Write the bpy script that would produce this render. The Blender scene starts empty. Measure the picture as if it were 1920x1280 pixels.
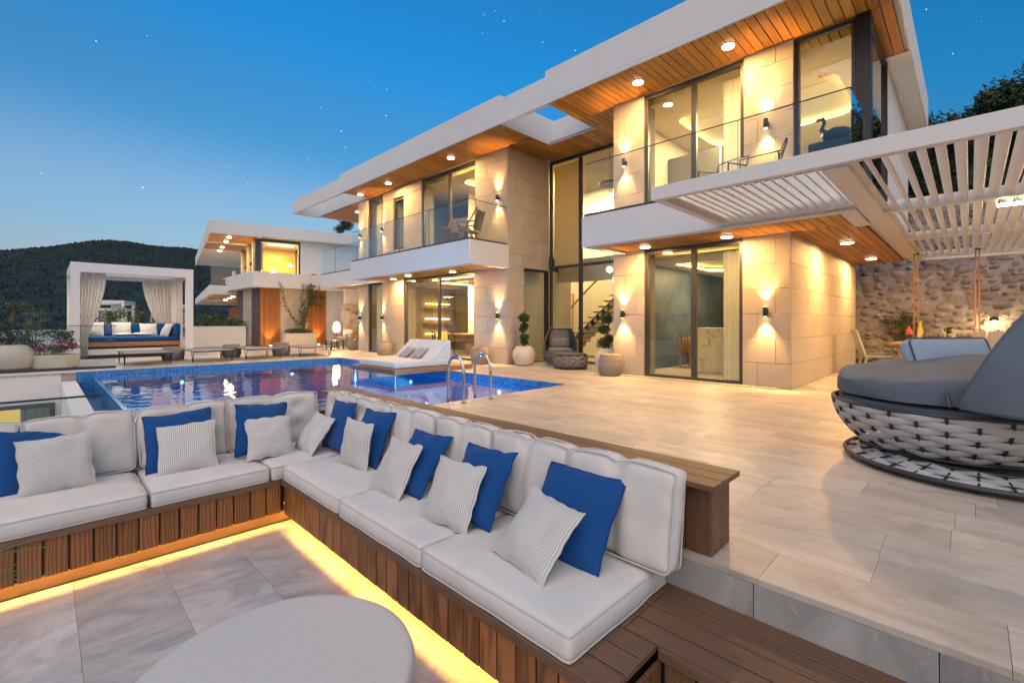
import bpy, bmesh, math, random
from mathutils import Vector, Matrix, noise
random.seed(7)
PI = math.pi
sc = bpy.context.scene
COL = sc.collection
# ---------------------------------------------------------------- camera
cam_d = bpy.data.cameras.new('camera'); cam = bpy.data.objects.new('camera', cam_d); COL.objects.link(cam)
cam.location = (0, 0, 1.15)
cam.rotation_euler = (PI / 2, 0, math.atan2(.7030, .7112) - PI / 2)
cam_d.lens = 16.3125; cam_d.sensor_width = 36; cam_d.shift_y = -0.01823
cam_d.clip_start = .05; cam_d.clip_end = 6000
sc.camera = cam
# ---------------------------------------------------------------- world and sun
w = bpy.data.worlds.new('World'); sc.world = w; w.use_nodes = True
nt = w.node_tree; nt.nodes.clear()
SUN_EL, SUN_AZ = math.radians(1.5), math.radians(205)      # the sun has just set behind and left of the camera
sky = nt.nodes.new('ShaderNodeTexSky'); sky.sky_type = 'NISHITA'; sky.sun_disc = False
sky.sun_elevation = SUN_EL; sky.sun_rotation = SUN_AZ; sky.altitude = 200
sky.air_density = 1.0; sky.dust_density = .6; sky.ozone_density = 3.0
# dusk colouring: the blue deepens with height and away from the afterglow
geo = nt.nodes.new('ShaderNodeTexCoord'); dot = nt.nodes.new('ShaderNodeVectorMath'); dot.operation = 'DOT_PRODUCT'
dot.inputs[1].default_value = (.085, -.085, 1.0)
nt.links.new(geo.outputs['Generated'], dot.inputs[0])
rmp = nt.nodes.new('ShaderNodeValToRGB'); rmp.color_ramp.interpolation = 'EASE'
els = rmp.color_ramp.elements
stops = [(0.0, (.58, .52, .60)), (.15, (.62, .56, .55)), (.30, (.25, .49, .55)), (.48, (.10, .58, .73)), (.7, (.16, .58, .70))]
els[0].position, els[0].color = stops[0][0], (*stops[0][1], 1); els[1].position, els[1].color = stops[-1][0], (*stops[-1][1], 1)
for p_, c_ in stops[1:-1]:
    e_ = els.new(p_); e_.color = (*c_, 1)
nt.links.new(dot.outputs['Value'], rmp.inputs[0])
mul = nt.nodes.new('ShaderNodeMix'); mul.data_type = 'RGBA'; mul.blend_type = 'MULTIPLY'; mul.inputs[0].default_value = 1
bg = nt.nodes.new('ShaderNodeBackground'); bg.inputs[1].default_value = .88
wo = nt.nodes.new('ShaderNodeOutputWorld')
nt.links.new(sky.outputs[0], mul.inputs[6]); nt.links.new(rmp.outputs[0], mul.inputs[7])
nt.links.new(mul.outputs[2], bg.inputs[0]); nt.links.new(bg.outputs[0], wo.inputs[0])
sd = bpy.data.lights.new('sun', 'SUN'); sd.energy = 2.2; sd.angle = math.radians(85); sd.color = (1, .80, .63)
sun = bpy.data.objects.new('sun', sd); COL.objects.link(sun)
sun.rotation_euler = Vector((.52, .30, -.80)).to_track_quat('-Z', 'Y').to_euler()     # soft afterglow
sc.view_settings.view_transform = 'Standard'; sc.view_settings.look = 'None'
sc.view_settings.exposure = .12; sc.view_settings.gamma = 1; sc.view_settings.use_curve_mapping = False
cy = sc.cycles
cy.use_denoising = True; cy.use_adaptive_sampling = True; cy.adaptive_threshold = .03
cy.max_bounces = 7; cy.diffuse_bounces = 3; cy.glossy_bounces = 3; cy.transmission_bounces = 4; cy.transparent_max_bounces = 14
cy.sample_clamp_indirect = 4; cy.caustics_reflective = False; cy.caustics_refractive = False
# ---------------------------------------------------------------- materials
def _n(nt, t, **k):
    n = nt.nodes.new(t)
    for a, b in k.items(): setattr(n, a, b)
    return n
def M(name, col, rough=.5, metal=0, var=0, vscale=6, bump=0, bscale=40, stretch=(1, 1, 1), col2=None, objvar=0, emit=None, es=0,
      spec=.5, coords='Object', detail=4, sheen=0, coat=0, distort=0, kind='noise', lo=.35, hi=.65, hue=None):
    """principled material: base colour mixed with a second by stretched noise, a per-piece value shift, a fine bump"""
    m = bpy.data.materials.new(name); m.use_nodes = True; nt = m.node_tree; L = nt.links
    b = nt.nodes['Principled BSDF']
    b.inputs['Base Color'].default_value = (*col, 1); b.inputs['Roughness'].default_value = rough; b.inputs['Metallic'].default_value = metal
    b.inputs['Specular IOR Level'].default_value = spec; b.inputs['Sheen Weight'].default_value = sheen; b.inputs['Coat Weight'].default_value = coat
    if emit: b.inputs['Emission Color'].default_value = (*emit, 1); b.inputs['Emission Strength'].default_value = es
    out = None
    if var or bump or objvar:
        tc = _n(nt, 'ShaderNodeTexCoord'); mp = _n(nt, 'ShaderNodeMapping'); mp.inputs['Scale'].default_value = stretch
        oi = _n(nt, 'ShaderNodeObjectInfo'); gi = _n(nt, 'ShaderNodeNewGeometry')
        rnd = _n(nt, 'ShaderNodeMath', operation='ADD'); L.new(oi.outputs['Random'], rnd.inputs[0]); L.new(gi.outputs['Random Per Island'], rnd.inputs[1])
        fr = _n(nt, 'ShaderNodeMath', operation='FRACT'); L.new(rnd.outputs[0], fr.inputs[0])
        off = _n(nt, 'ShaderNodeMath', operation='MULTIPLY'); off.inputs[1].default_value = 37 if objvar else 0; L.new(fr.outputs[0], off.inputs[0])
        ad = _n(nt, 'ShaderNodeVectorMath', operation='ADD'); L.new(tc.outputs[coords], ad.inputs[0]); L.new(off.outputs[0], ad.inputs[1])
        L.new(ad.outputs[0], mp.inputs['Vector'])
    if var or objvar:
        if kind == 'wave':
            nz = _n(nt, 'ShaderNodeTexWave', wave_type='BANDS', bands_direction='X'); nz.inputs['Scale'].default_value = vscale
            nz.inputs['Distortion'].default_value = distort; nz.inputs['Detail'].default_value = 2; nz.inputs['Detail Scale'].default_value = .8
            nf = nz.outputs['Fac']
        else:
            nz = _n(nt, 'ShaderNodeTexNoise'); nz.inputs['Scale'].default_value = vscale; nz.inputs['Detail'].default_value = detail
            nz.inputs['Roughness'].default_value = .6; nz.inputs['Distortion'].default_value = distort; nf = nz.outputs['Fac']
        L.new(mp.outputs[0], nz.inputs['Vector'])
        mr = _n(nt, 'ShaderNodeMapRange'); mr.inputs[1].default_value = lo; mr.inputs[2].default_value = hi; mr.inputs[4].default_value = var
        L.new(nf, mr.inputs[0])
        mx = _n(nt, 'ShaderNodeMix', data_type='RGBA'); mx.inputs[6].default_value = (*col, 1)
        mx.inputs[7].default_value = (*(col2 or tuple(c * .55 for c in col)), 1); L.new(mr.outputs[0], mx.inputs[0]); out = mx.outputs[2]
        if objvar:
            hs = _n(nt, 'ShaderNodeHueSaturation'); mr2 = _n(nt, 'ShaderNodeMapRange'); mr2.inputs[3].default_value = 1 - objvar; mr2.inputs[4].default_value = 1 + objvar * .8
            L.new(fr.outputs[0], mr2.inputs[0]); L.new(mr2.outputs[0], hs.inputs['Value']); L.new(out, hs.inputs['Color']); out = hs.outputs[0]
        L.new(out, b.inputs['Base Color'])
    if bump:
        nb = _n(nt, 'ShaderNodeTexNoise'); nb.inputs['Scale'].default_value = bscale; nb.inputs['Detail'].default_value = 3
        L.new(mp.outputs[0], nb.inputs['Vector'])
        bp = _n(nt, 'ShaderNodeBump'); bp.inputs['Strength'].default_value = bump; bp.inputs['Distance'].default_value = .01
        L.new(nb.outputs['Fac'], bp.inputs['Height']); L.new(bp.outputs[0], b.inputs['Normal'])
    return m
def emis(name, col, s):
    m = bpy.data.materials.new(name); m.use_nodes = True; nt = m.node_tree; nt.nodes.clear()
    e = _n(nt, 'ShaderNodeEmission'); e.inputs[0].default_value = (*col, 1); e.inputs[1].default_value = s
    o = _n(nt, 'ShaderNodeOutputMaterial'); nt.links.new(e.outputs[0], o.inputs[0]); return m
def glass(name, tint=(.92, .96, .95), ior=1.5, bump=0, bscale=3, gcol=(1, 1, 1), rough=0, boost=1.0, stretch=(1, 1, 1)):
    """thin pane: fresnel mix of clear transmission and mirror reflection, lets light through both ways"""
    m = bpy.data.materials.new(name); m.use_nodes = True; nt = m.node_tree; nt.nodes.clear(); L = nt.links
    t = _n(nt, 'ShaderNodeBsdfTransparent'); t.inputs[0].default_value = (*tint, 1)
    g = _n(nt, 'ShaderNodeBsdfGlossy'); g.inputs['Roughness'].default_value = rough; g.inputs[0].default_value = (*gcol, 1)
    f = _n(nt, 'ShaderNodeFresnel'); f.inputs[0].default_value = ior
    mu = _n(nt, 'ShaderNodeMath', operation='MULTIPLY', use_clamp=True); mu.inputs[1].default_value = boost; L.new(f.outputs[0], mu.inputs[0])
    x = _n(nt, 'ShaderNodeMixShader'); gi = _n(nt, 'ShaderNodeNewGeometry'); inv = _n(nt, 'ShaderNodeMath', operation='SUBTRACT'); inv.inputs[0].default_value = 1; L.new(gi.outputs['Backfacing'], inv.inputs[1])
    mf = _n(nt, 'ShaderNodeMath', operation='MULTIPLY'); L.new(mu.outputs[0], mf.inputs[0]); L.new(inv.outputs[0], mf.inputs[1])     # only the face that meets the ray first reflects
    L.new(mf.outputs[0], x.inputs[0]); L.new(t.outputs[0], x.inputs[1]); L.new(g.outputs[0], x.inputs[2])
    if bump:
        tc = _n(nt, 'ShaderNodeTexCoord'); mp = _n(nt, 'ShaderNodeMapping'); mp.inputs['Scale'].default_value = stretch
        nb = _n(nt, 'ShaderNodeTexNoise'); nb.inputs['Scale'].default_value = bscale; nb.inputs['Detail'].default_value = 2
        bp = _n(nt, 'ShaderNodeBump'); bp.inputs['Strength'].default_value = bump; bp.inputs['Distance'].default_value = .05
        L.new(tc.outputs['Object'], mp.inputs[0]); L.new(mp.outputs[0], nb.inputs['Vector'])
        L.new(nb.outputs['Fac'], bp.inputs['Height']); L.new(bp.outputs[0], g.inputs['Normal']); L.new(bp.outputs[0], f.inputs['Normal'])
    o = _n(nt, 'ShaderNodeOutputMaterial'); L.new(x.outputs[0], o.inputs[0]); return m
def mosaic(name, c1, c2, grout, size=.045):
    m = bpy.data.materials.new(name); m.use_nodes = True; nt = m.node_tree; L = nt.links; b = nt.nodes['Principled BSDF']
    b.inputs['Roughness'].default_value = .15
    tc = _n(nt, 'ShaderNodeTexCoord'); vm = _n(nt, 'ShaderNodeVectorMath', operation='SCALE'); vm.inputs['Scale'].default_value = 1 / size
    L.new(tc.outputs['Object'], vm.inputs[0])
    fl = _n(nt, 'ShaderNodeVectorMath', operation='FLOOR'); L.new(vm.outputs[0], fl.inputs[0])
    wn = _n(nt, 'ShaderNodeTexWhiteNoise', noise_dimensions='3D'); L.new(fl.outputs[0], wn.inputs['Vector'])
    mx = _n(nt, 'ShaderNodeMix', data_type='RGBA'); mx.inputs[6].default_value = (*c1, 1); mx.inputs[7].default_value = (*c2, 1); L.new(wn.outputs[0], mx.inputs[0])
    fr = _n(nt, 'ShaderNodeVectorMath', operation='FRACTION'); L.new(vm.outputs[0], fr.inputs[0])
    sp = _n(nt, 'ShaderNodeSeparateXYZ'); L.new(fr.outputs[0], sp.inputs[0])
    gi = _n(nt, 'ShaderNodeNewGeometry'); sn = _n(nt, 'ShaderNodeSeparateXYZ'); L.new(gi.outputs['Normal'], sn.inputs[0])
    acc = None
    for ax in range(3):      # grout lines on the two axes that lie in the face
        c = _n(nt, 'ShaderNodeMath', operation='LESS_THAN'); c.inputs[1].default_value = .12; L.new(sp.outputs[ax], c.inputs[0])
        a = _n(nt, 'ShaderNodeMath', operation='ABSOLUTE'); L.new(sn.outputs[ax], a.inputs[0])
        s = _n(nt, 'ShaderNodeMath', operation='LESS_THAN'); s.inputs[1].default_value = .5; L.new(a.outputs[0], s.inputs[0])
        p = _n(nt, 'ShaderNodeMath', operation='MULTIPLY'); L.new(c.outputs[0], p.inputs[0]); L.new(s.outputs[0], p.inputs[1])
        if acc is None: acc = p
        else:
            q = _n(nt, 'ShaderNodeMath', operation='MAXIMUM'); L.new(acc.outputs[0], q.inputs[0]); L.new(p.outputs[0], q.inputs[1]); acc = q
    g = _n(nt, 'ShaderNodeMix', data_type='RGBA'); L.new(acc.outputs[0], g.inputs[0]); L.new(mx.outputs[2], g.inputs[6]); g.inputs[7].default_value = (*grout, 1)
    L.new(g.outputs[2], b.inputs['Base Color']); return m
def stripes(name, c1, c2, freq, axis=0):
    m = bpy.data.materials.new(name); m.use_nodes = True; nt = m.node_tree; L = nt.links; b = nt.nodes['Principled BSDF']
    b.inputs['Roughness'].default_value = .9; b.inputs['Specular IOR Level'].default_value = .2
    tc = _n(nt, 'ShaderNodeTexCoord'); sp = _n(nt, 'ShaderNodeSeparateXYZ'); L.new(tc.outputs['UV'], sp.inputs[0])
    mu = _n(nt, 'ShaderNodeMath', operation='MULTIPLY'); mu.inputs[1].default_value = freq; L.new(sp.outputs[axis], mu.inputs[0])
    fr = _n(nt, 'ShaderNodeMath', operation='FRACT'); L.new(mu.outputs[0], fr.inputs[0])
    lt = _n(nt, 'ShaderNodeMath', operation='LESS_THAN'); lt.inputs[1].default_value = .38; L.new(fr.outputs[0], lt.inputs[0])
    mx = _n(nt, 'ShaderNodeMix', data_type='RGBA'); mx.inputs[6].default_value = (*c1, 1); mx.inputs[7].default_value = (*c2, 1)
    L.new(lt.outputs[0], mx.inputs[0]); L.new(mx.outputs[2], b.inputs['Base Color'])
    nz = _n(nt, 'ShaderNodeTexNoise'); nz.inputs['Scale'].default_value = 14; L.new(tc.outputs['Object'], nz.inputs['Vector'])
    bp = _n(nt, 'ShaderNodeBump'); bp.inputs['Strength'].default_value = .35; bp.inputs['Distance'].default_value = .01; L.new(nz.outputs['Fac'], bp.inputs['Height']); L.new(bp.outputs[0], b.inputs['Normal'])
    return m
def travertine(name, base, dark, lightc, rough, sx, sy):
    """honed stone slab: clouds and long veins, each slab its own shade and its own piece of the pattern"""
    m = bpy.data.materials.new(name); m.use_nodes = True; nt = m.node_tree; L = nt.links; b = nt.nodes['Principled BSDF']
    tc = _n(nt, 'ShaderNodeTexCoord'); oi = _n(nt, 'ShaderNodeObjectInfo'); gi = _n(nt, 'ShaderNodeNewGeometry')
    rnd = _n(nt, 'ShaderNodeMath', operation='ADD'); L.new(oi.outputs['Random'], rnd.inputs[0]); L.new(gi.outputs['Random Per Island'], rnd.inputs[1])
    fr = _n(nt, 'ShaderNodeMath', operation='FRACT'); L.new(rnd.outputs[0], fr.inputs[0])
    off = _n(nt, 'ShaderNodeMath', operation='MULTIPLY'); off.inputs[1].default_value = 53; L.new(fr.outputs[0], off.inputs[0])
    ad = _n(nt, 'ShaderNodeVectorMath', operation='ADD'); L.new(tc.outputs['Object'], ad.inputs[0]); L.new(off.outputs[0], ad.inputs[1])
    mp = _n(nt, 'ShaderNodeMapping'); mp.inputs['Scale'].default_value = (sx, sy, 1); L.new(ad.outputs[0], mp.inputs[0])
    n1 = _n(nt, 'ShaderNodeTexNoise'); n1.inputs['Scale'].default_value = 1.6; n1.inputs['Detail'].default_value = 7; n1.inputs['Roughness'].default_value = .65; n1.inputs['Distortion'].default_value = 1.2
    n2 = _n(nt, 'ShaderNodeTexNoise'); n2.inputs['Scale'].default_value = 5.5; n2.inputs['Detail'].default_value = 8; n2.inputs['Roughness'].default_value = .7; n2.inputs['Distortion'].default_value = 2.2
    L.new(mp.outputs[0], n1.inputs[0]); L.new(mp.outputs[0], n2.inputs[0])
    r1 = _n(nt, 'ShaderNodeMapRange'); r1.inputs[1].default_value = .38; r1.inputs[2].default_value = .66; L.new(n1.outputs['Fac'], r1.inputs[0])
    r2 = _n(nt, 'ShaderNodeMapRange'); r2.inputs[1].default_value = .56; r2.inputs[2].default_value = .72; r2.inputs[4].default_value = .6; L.new(n2.outputs['Fac'], r2.inputs[0])
    m1 = _n(nt, 'ShaderNodeMix', data_type='RGBA'); m1.inputs[6].default_value = (*base, 1); m1.inputs[7].default_value = (*dark, 1); L.new(r1.outputs[0], m1.inputs[0])
    m2 = _n(nt, 'ShaderNodeMix', data_type='RGBA'); L.new(m1.outputs[2], m2.inputs[6]); m2.inputs[7].default_value = (*lightc, 1); L.new(r2.outputs[0], m2.inputs[0])
    hs = _n(nt, 'ShaderNodeHueSaturation'); mr2 = _n(nt, 'ShaderNodeMapRange'); mr2.inputs[3].default_value = .80; mr2.inputs[4].default_value = 1.08
    L.new(fr.outputs[0], mr2.inputs[0]); L.new(mr2.outputs[0], hs.inputs['Value']); L.new(m2.outputs[2], hs.inputs['Color'])
    L.new(hs.outputs[0], b.inputs['Base Color'])
    rr = _n(nt, 'ShaderNodeMapRange'); rr.inputs[3].default_value = rough; rr.inputs[4].default_value = rough + .22; L.new(n2.outputs['Fac'], rr.inputs[0]); L.new(rr.outputs[0], b.inputs['Roughness'])
    bp = _n(nt, 'ShaderNodeBump'); bp.inputs['Strength'].default_value = .12; bp.inputs['Distance'].default_value = .01; L.new(n2.outputs['Fac'], bp.inputs['Height']); L.new(bp.outputs[0], b.inputs['Normal'])
    return m
# ---------------------------------------------------------------- mesh builder
class MB:
    def __init__(s): s.v = []; s.f = []; s.uv = None; s.sm = False
    def add(s, v, f):
        k = len(s.v); s.v += [tuple(p) for p in v]; s.f += [tuple(i + k for i in q) for q in f]; return s
    def box(s, x0, x1, y0, y1, z0, z1):
        return s.add([(x0, y0, z0), (x1, y0, z0), (x1, y1, z0), (x0, y1, z0), (x0, y0, z1), (x1, y0, z1), (x1, y1, z1), (x0, y1, z1)],
                     [(0, 3, 2, 1), (4, 5, 6, 7), (0, 1, 5, 4), (1, 2, 6, 5), (2, 3, 7, 6), (3, 0, 4, 7)])
    def prism(s, pts, d):      # extrude polygon pts along vector d
        n = len(pts); v = list(pts) + [tuple(p[i] + d[i] for i in range(3)) for p in pts]
        return s.add(v, [tuple(range(n))[::-1], tuple(range(n, 2 * n))] + [(i, (i + 1) % n, n + (i + 1) % n, n + i) for i in range(n)])
    def lathe(s, prof, n=24, c=(0, 0, 0), cap=True, ex=1.0):
        k = len(prof); v = []
        for (r, z) in prof:
            for i in range(n):
                a = 2 * PI * i / n; v.append((c[0] + r * math.cos(a) * ex, c[1] + r * math.sin(a), c[2] + z))
        f = [(j * n + i, j * n + (i + 1) % n, (j + 1) * n + (i + 1) % n, (j + 1) * n + i) for j in range(k - 1) for i in range(n)]
        if cap: f += [tuple(range(n))[::-1], tuple((k - 1) * n + i for i in range(n))]
        s.sm = True; return s.add(v, f)
    def tube(s, pts, r, n=8, closed=False, cap=True):
        pts = [Vector(p) for p in pts]; m = len(pts); v = []; up = None
        rr = r if isinstance(r, (list, tuple)) else [r] * m
        for i, p in enumerate(pts):
            a = pts[(i - 1) % m] if (i or closed) else p; b = pts[(i + 1) % m] if (i < m - 1 or closed) else p
            t = (b - a).normalized()
            if up is None: up = Vector((0, 0, 1)) if abs(t.z) < .9 else Vector((1, 0, 0))
            x = (up - t * up.dot(t)).normalized(); up = x; y = t.cross(x)
            for j in range(n):
                an = 2 * PI * j / n; v.append(p + (x * math.cos(an) + y * math.sin(an)) * rr[i])
        f = []
        for i in range(m if closed else m - 1):
            i2 = (i + 1) % m
            f += [(i * n + j, i * n + (j + 1) % n, i2 * n + (j + 1) % n, i2 * n + j) for j in range(n)]
        if cap and not closed: f += [tuple(range(n))[::-1], tuple((m - 1) * n + j for j in range(n))]
        s.sm = True; return s.add(v, f)
    def mesh(s, name, mat):
        me = bpy.data.meshes.new(name); me.from_pydata(s.v, [], s.f); me.update()
        if mat: me.materials.append(mat)
        if s.sm:
            me.polygons.foreach_set('use_smooth', [True] * len(me.polygons)); me.set_sharp_from_angle(angle=math.radians(42))
        return me
    def build(s, name, mat, parent=None, off=(0, 0, 0), bevel=0, seg=2, kind=None, world=True):
        """link as one object; with world=True the vertices are world coordinates (parents are only translated)"""
        o = bpy.data.objects.new(name, s.mesh(name, mat)); COL.objects.link(o)
        if parent is not None:
            o.parent = parent
            if world:
                p = wl(parent); o.data.transform(Matrix.Translation(-p))
        o.location = off
        if bevel:
            b = o.modifiers.new('bevel', 'BEVEL'); b.width = bevel; b.segments = seg; b.limit_method = 'ANGLE'; b.harden_normals = False
            o.data.polygons.foreach_set('use_smooth', [True] * len(o.data.polygons)); o.data.set_sharp_from_angle(angle=math.radians(35))
        if kind: o['kind'] = kind
        return o
def wl(o):
    p = Vector((0, 0, 0))
    while o is not None: p += o.location; o = o.parent
    return p
def thing(name, label, cat, loc=(0, 0, 0), rz=0, group=None):
    o = bpy.data.objects.new(name, None); COL.objects.link(o); o.location = loc; o.rotation_euler = (0, 0, rz); o.empty_display_size = .1
    return tag(o, label, cat, group)
def tag(o, label, cat, group=None, kind=None):
    if label: o['label'] = label
    if cat: o['category'] = cat
    if group: o['group'] = group
    if kind: o['kind'] = kind
    return o
def piece(mesh, name, parent, loc, rot=None, scale=None):
    o = bpy.data.objects.new(name, mesh); COL.objects.link(o); o.parent = parent; o.location = loc
    if rot: o.rotation_euler = rot
    if scale: o.scale = scale
    return o
def dup(src, loc, rz=None, label=None, scale=None):
    def cp(o, par):
        c = o.copy(); COL.objects.link(c); c.parent = par
        for ch in list(o.children): cp(ch, c)
        return c
    r = cp(src, None); r.location = loc
    if rz is not None: r.rotation_euler = (0, 0, rz)
    if scale: r.scale = (scale,) * 3 if not isinstance(scale, tuple) else scale
    if label: r['label'] = label
    return r
def bx(name, mat, parent, x0, x1, y0, y1, z0, z1, bevel=0, **k):
    return MB().box(x0, x1, y0, y1, z0, z1).build(name, mat, parent, bevel=bevel, **k)
KL = 3.0          # common gain of the warm lamps
_bc = {}
def beveled_box(sx, sy, sz, b, mat, name='piece'):
    """shared mesh: box centred on origin in x, y, its top face chamfered; 10 faces"""
    key = (round(sx, 3), round(sy, 3), round(sz, 3), b, mat.name, name)
    if key in _bc: return _bc[key]
    x, y, z = sx / 2, sy / 2, sz / 2
    bm = bmesh.new(); bmesh.ops.create_cube(bm, size=1); bmesh.ops.scale(bm, vec=(sx, sy, sz), verts=bm.verts)
    if b: bmesh.ops.bevel(bm, geom=bm.edges[:], offset=b, segments=1, affect='EDGES')
    me = bpy.data.meshes.new(name); bm.to_mesh(me); bm.free(); me.materials.append(mat); _bc[key] = me; return me
def lamp(kind, parent, loc, energy, col=(1, .57, .21), size=.1, rot=(0, 0, 0), spot=None, blend=.6, sy=None, name=None):
    d = bpy.data.lights.new(name or 'bulb', kind); d.energy = energy * (KL if col[0] >= 1 else 1); d.color = col
    if kind == 'AREA':
        d.shape = 'RECTANGLE' if sy else 'DISK'; d.size = size
        if sy: d.size_y = sy
    else: d.shadow_soft_size = size
    if kind == 'SPOT': d.spot_size = spot; d.spot_blend = blend
    o = bpy.data.objects.new(name or 'bulb', d); COL.objects.link(o); o.location = loc; o.rotation_euler = rot
    if parent is not None: o.parent = parent; o.location = Vector(loc) - wl(parent)
    return o
# ---------------------------------------------------------------- soft goods
def pillow_mesh(name, s, t, mat, seed=0, n=18, pinch=.06):
    """knife-edge pillow s x s in the local xz plane, thickness t along y, front -y"""
    me = bpy.data.meshes.new(name); v = []; f = []; uv = []
    for side in (-1, 1):
        for j in range(n + 1):
            for i in range(n + 1):
                a = 2 * i / n - 1; b = 2 * j / n - 1
                e = max(0, (1 - a * a)) ** .55 * max(0, (1 - b * b)) ** .55
                k = 1 - pinch * (1 - abs(b) ** 2.2) * abs(a) ** 3; kk = 1 - pinch * (1 - abs(a) ** 2.2) * abs(b) ** 3
                p = Vector((a * s / 2 * k, 0, b * s / 2 * kk))
                w_ = noise.noise(Vector((a * 1.6 + seed * 3.1, b * 1.6, side * 2 + seed))) * .22 + noise.noise(Vector((a * 4 + seed, b * 4, seed * 2.0))) * .12 + noise.noise(Vector((a * 9 + seed, b * 9, seed))) * .05
                p.y = side * (t / 2) * e * (1 + w_) + (noise.noise(Vector((a * 1.2, b * 1.2, seed))) * .02)
                p.x += .012 * noise.noise(Vector((b * 3, seed, 1))) * abs(a) ** 2; p.z += .012 * noise.noise(Vector((a * 3, seed, 5))) * abs(b) ** 2
                v.append(p); uv.append((i / n, j / n))
    N = (n + 1) ** 2
    for j in range(n):
        for i in range(n):
            q = (j * (n + 1) + i, j * (n + 1) + i + 1, (j + 1) * (n + 1) + i + 1, (j + 1) * (n + 1) + i)
            f.append(q); f.append(tuple(N + x for x in q[::-1]))
    me.from_pydata(v, [], f); me.materials.append(mat)
    l = me.uv_layers.new(name='uv')
    for lo in me.loops: l.data[lo.index].uv = uv[lo.vertex_index]
    me.polygons.foreach_set('use_smooth', [True] * len(me.polygons))
    edge = [v[i] for i in range(n + 1)] + [v[(j + 1) * (n + 1) - 1 + (n + 1)] for j in range(n - 1)] + [v[N - 1 - i] for i in range(n + 1)] + [v[(n - 1 - j) * (n + 1)] for j in range(n - 1)]
    return me, [(p.x, (v[0].y), p.z) if 0 else tuple(p) for p in edge]
def cushion_mesh(name, sx, sy, sz, mat, r=.03, crown=.02, seed=0, dent=None, n=26, wr=.006, bulge=.01, res=None):
    """box cushion, base centred at the origin, rounded edges, domed top and side bulge; dent(x, y, z) -> dz for tufts"""
    bm = bmesh.new(); nx = max(4, int(sx / .03)); ny = max(4, int(sy / .03)); nz = max(3, int(sz / .03))
    nx, ny, nz = min(nx, n), min(ny, n), min(nz, n)
    def pos(u, v_, w_):
        x, y, z = (u - .5) * sx, (v_ - .5) * sy, w_ * sz
        # rounded box: clamp to inner box then push out by r
        cx = max(-sx / 2 + r, min(sx / 2 - r, x)); cy_ = max(-sy / 2 + r, min(sy / 2 - r, y)); cz = max(r, min(sz - r, z))
        d = Vector((x - cx, y - cy_, z - cz))
        p = Vector((cx, cy_, cz)) + (d.normalized() * r if d.length > 1e-7 else Vector((0, 0, 0)))
        a, b_, c = 2 * u - 1, 2 * v_ - 1, 2 * w_ - 1
        ea, eb, ec = 1 - a * a, 1 - b_ * b_, 1 - c * c
        p.z += crown * ea ** .5 * eb ** .5 * max(0, c); p.x += bulge * a * abs(a) * eb * ec; p.y += bulge * b_ * abs(b_) * ea * ec
        q = Vector((x * 3 + seed, y * 3, z * 3)); nn = noise.noise(q) * wr + noise.noise(q * 3.1) * wr * .4
        p += Vector((a * abs(a), b_ * abs(b_), max(c, 0))) * nn
        if dent: p = dent(p, a, b_, c)
        return p
    cache = {}
    def vert(i, j, k):
        key = (i, j, k)
        if key not in cache: cache[key] = bm.verts.new(pos(i / nx, j / ny, k / nz))
        return cache[key]
    for i in range(nx):
        for j in range(ny):
            for k, fl in ((0, 1), (nz, 0)):
                q = [vert(i, j, k), vert(i + 1, j, k), vert(i + 1, j + 1, k), vert(i, j + 1, k)]; bm.faces.new(q[::-1] if fl else q)
    for i in range(nx):
        for k in range(nz):
            for j, fl in ((0, 0), (ny, 1)):
                q = [vert(i, j, k), vert(i + 1, j, k), vert(i + 1, j, k + 1), vert(i, j, k + 1)]; bm.faces.new(q[::-1] if fl else q)
    for j in range(ny):
        for k in range(nz):
            for i, fl in ((0, 1), (nx, 0)):
                q = [vert(i, j, k), vert(i, j + 1, k), vert(i, j + 1, k + 1), vert(i, j, k + 1)]; bm.faces.new(q[::-1] if fl else q)
    me = bpy.data.meshes.new(name); bm.to_mesh(me); bm.free(); me.materials.append(mat)
    me.polygons.foreach_set('use_smooth', [True] * len(me.polygons))
    def loop(w_):       # piping line round the cushion at height fraction w_
        L_ = []; e = .0
        for t in range(nx + 1): L_.append(pos(t / nx, 0, w_))
        for t in range(1, ny + 1): L_.append(pos(1, t / ny, w_))
        for t in range(1, nx + 1): L_.append(pos(1 - t / nx, 1, w_))
        for t in range(1, ny): L_.append(pos(0, 1 - t / ny, w_))
        return L_
    return me, loop
# ---------------------------------------------------------------- foliage
def leaves(mb, c, rad, n, size, seed=1, flat=0, shell=.55):
    rg = random.Random(seed); c = Vector(c); rad = Vector(rad)
    for _ in range(n):
        d = Vector((rg.gauss(0, 1), rg.gauss(0, 1), rg.gauss(0, 1))).normalized(); k = rg.uniform(shell, 1) * (1 + .25 * noise.noise(d * 2.3 + Vector((seed, 0, 0))))
        p = c + Vector((d.x * rad.x, d.y * rad.y, d.z * rad.z)) * k
        a = Vector((rg.gauss(0, 1), rg.gauss(0, 1), rg.gauss(0, .6))).normalized(); b = a.cross(Vector((rg.gauss(0, 1), rg.gauss(0, 1), rg.gauss(0, 1))).normalized()).normalized()
        s = size * rg.uniform(.6, 1.3)
        mb.add([p - a * s, p + b * s * .42, p + a * s, p - b * s * .42], [(0, 1, 2, 3)])
    return mb
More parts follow.
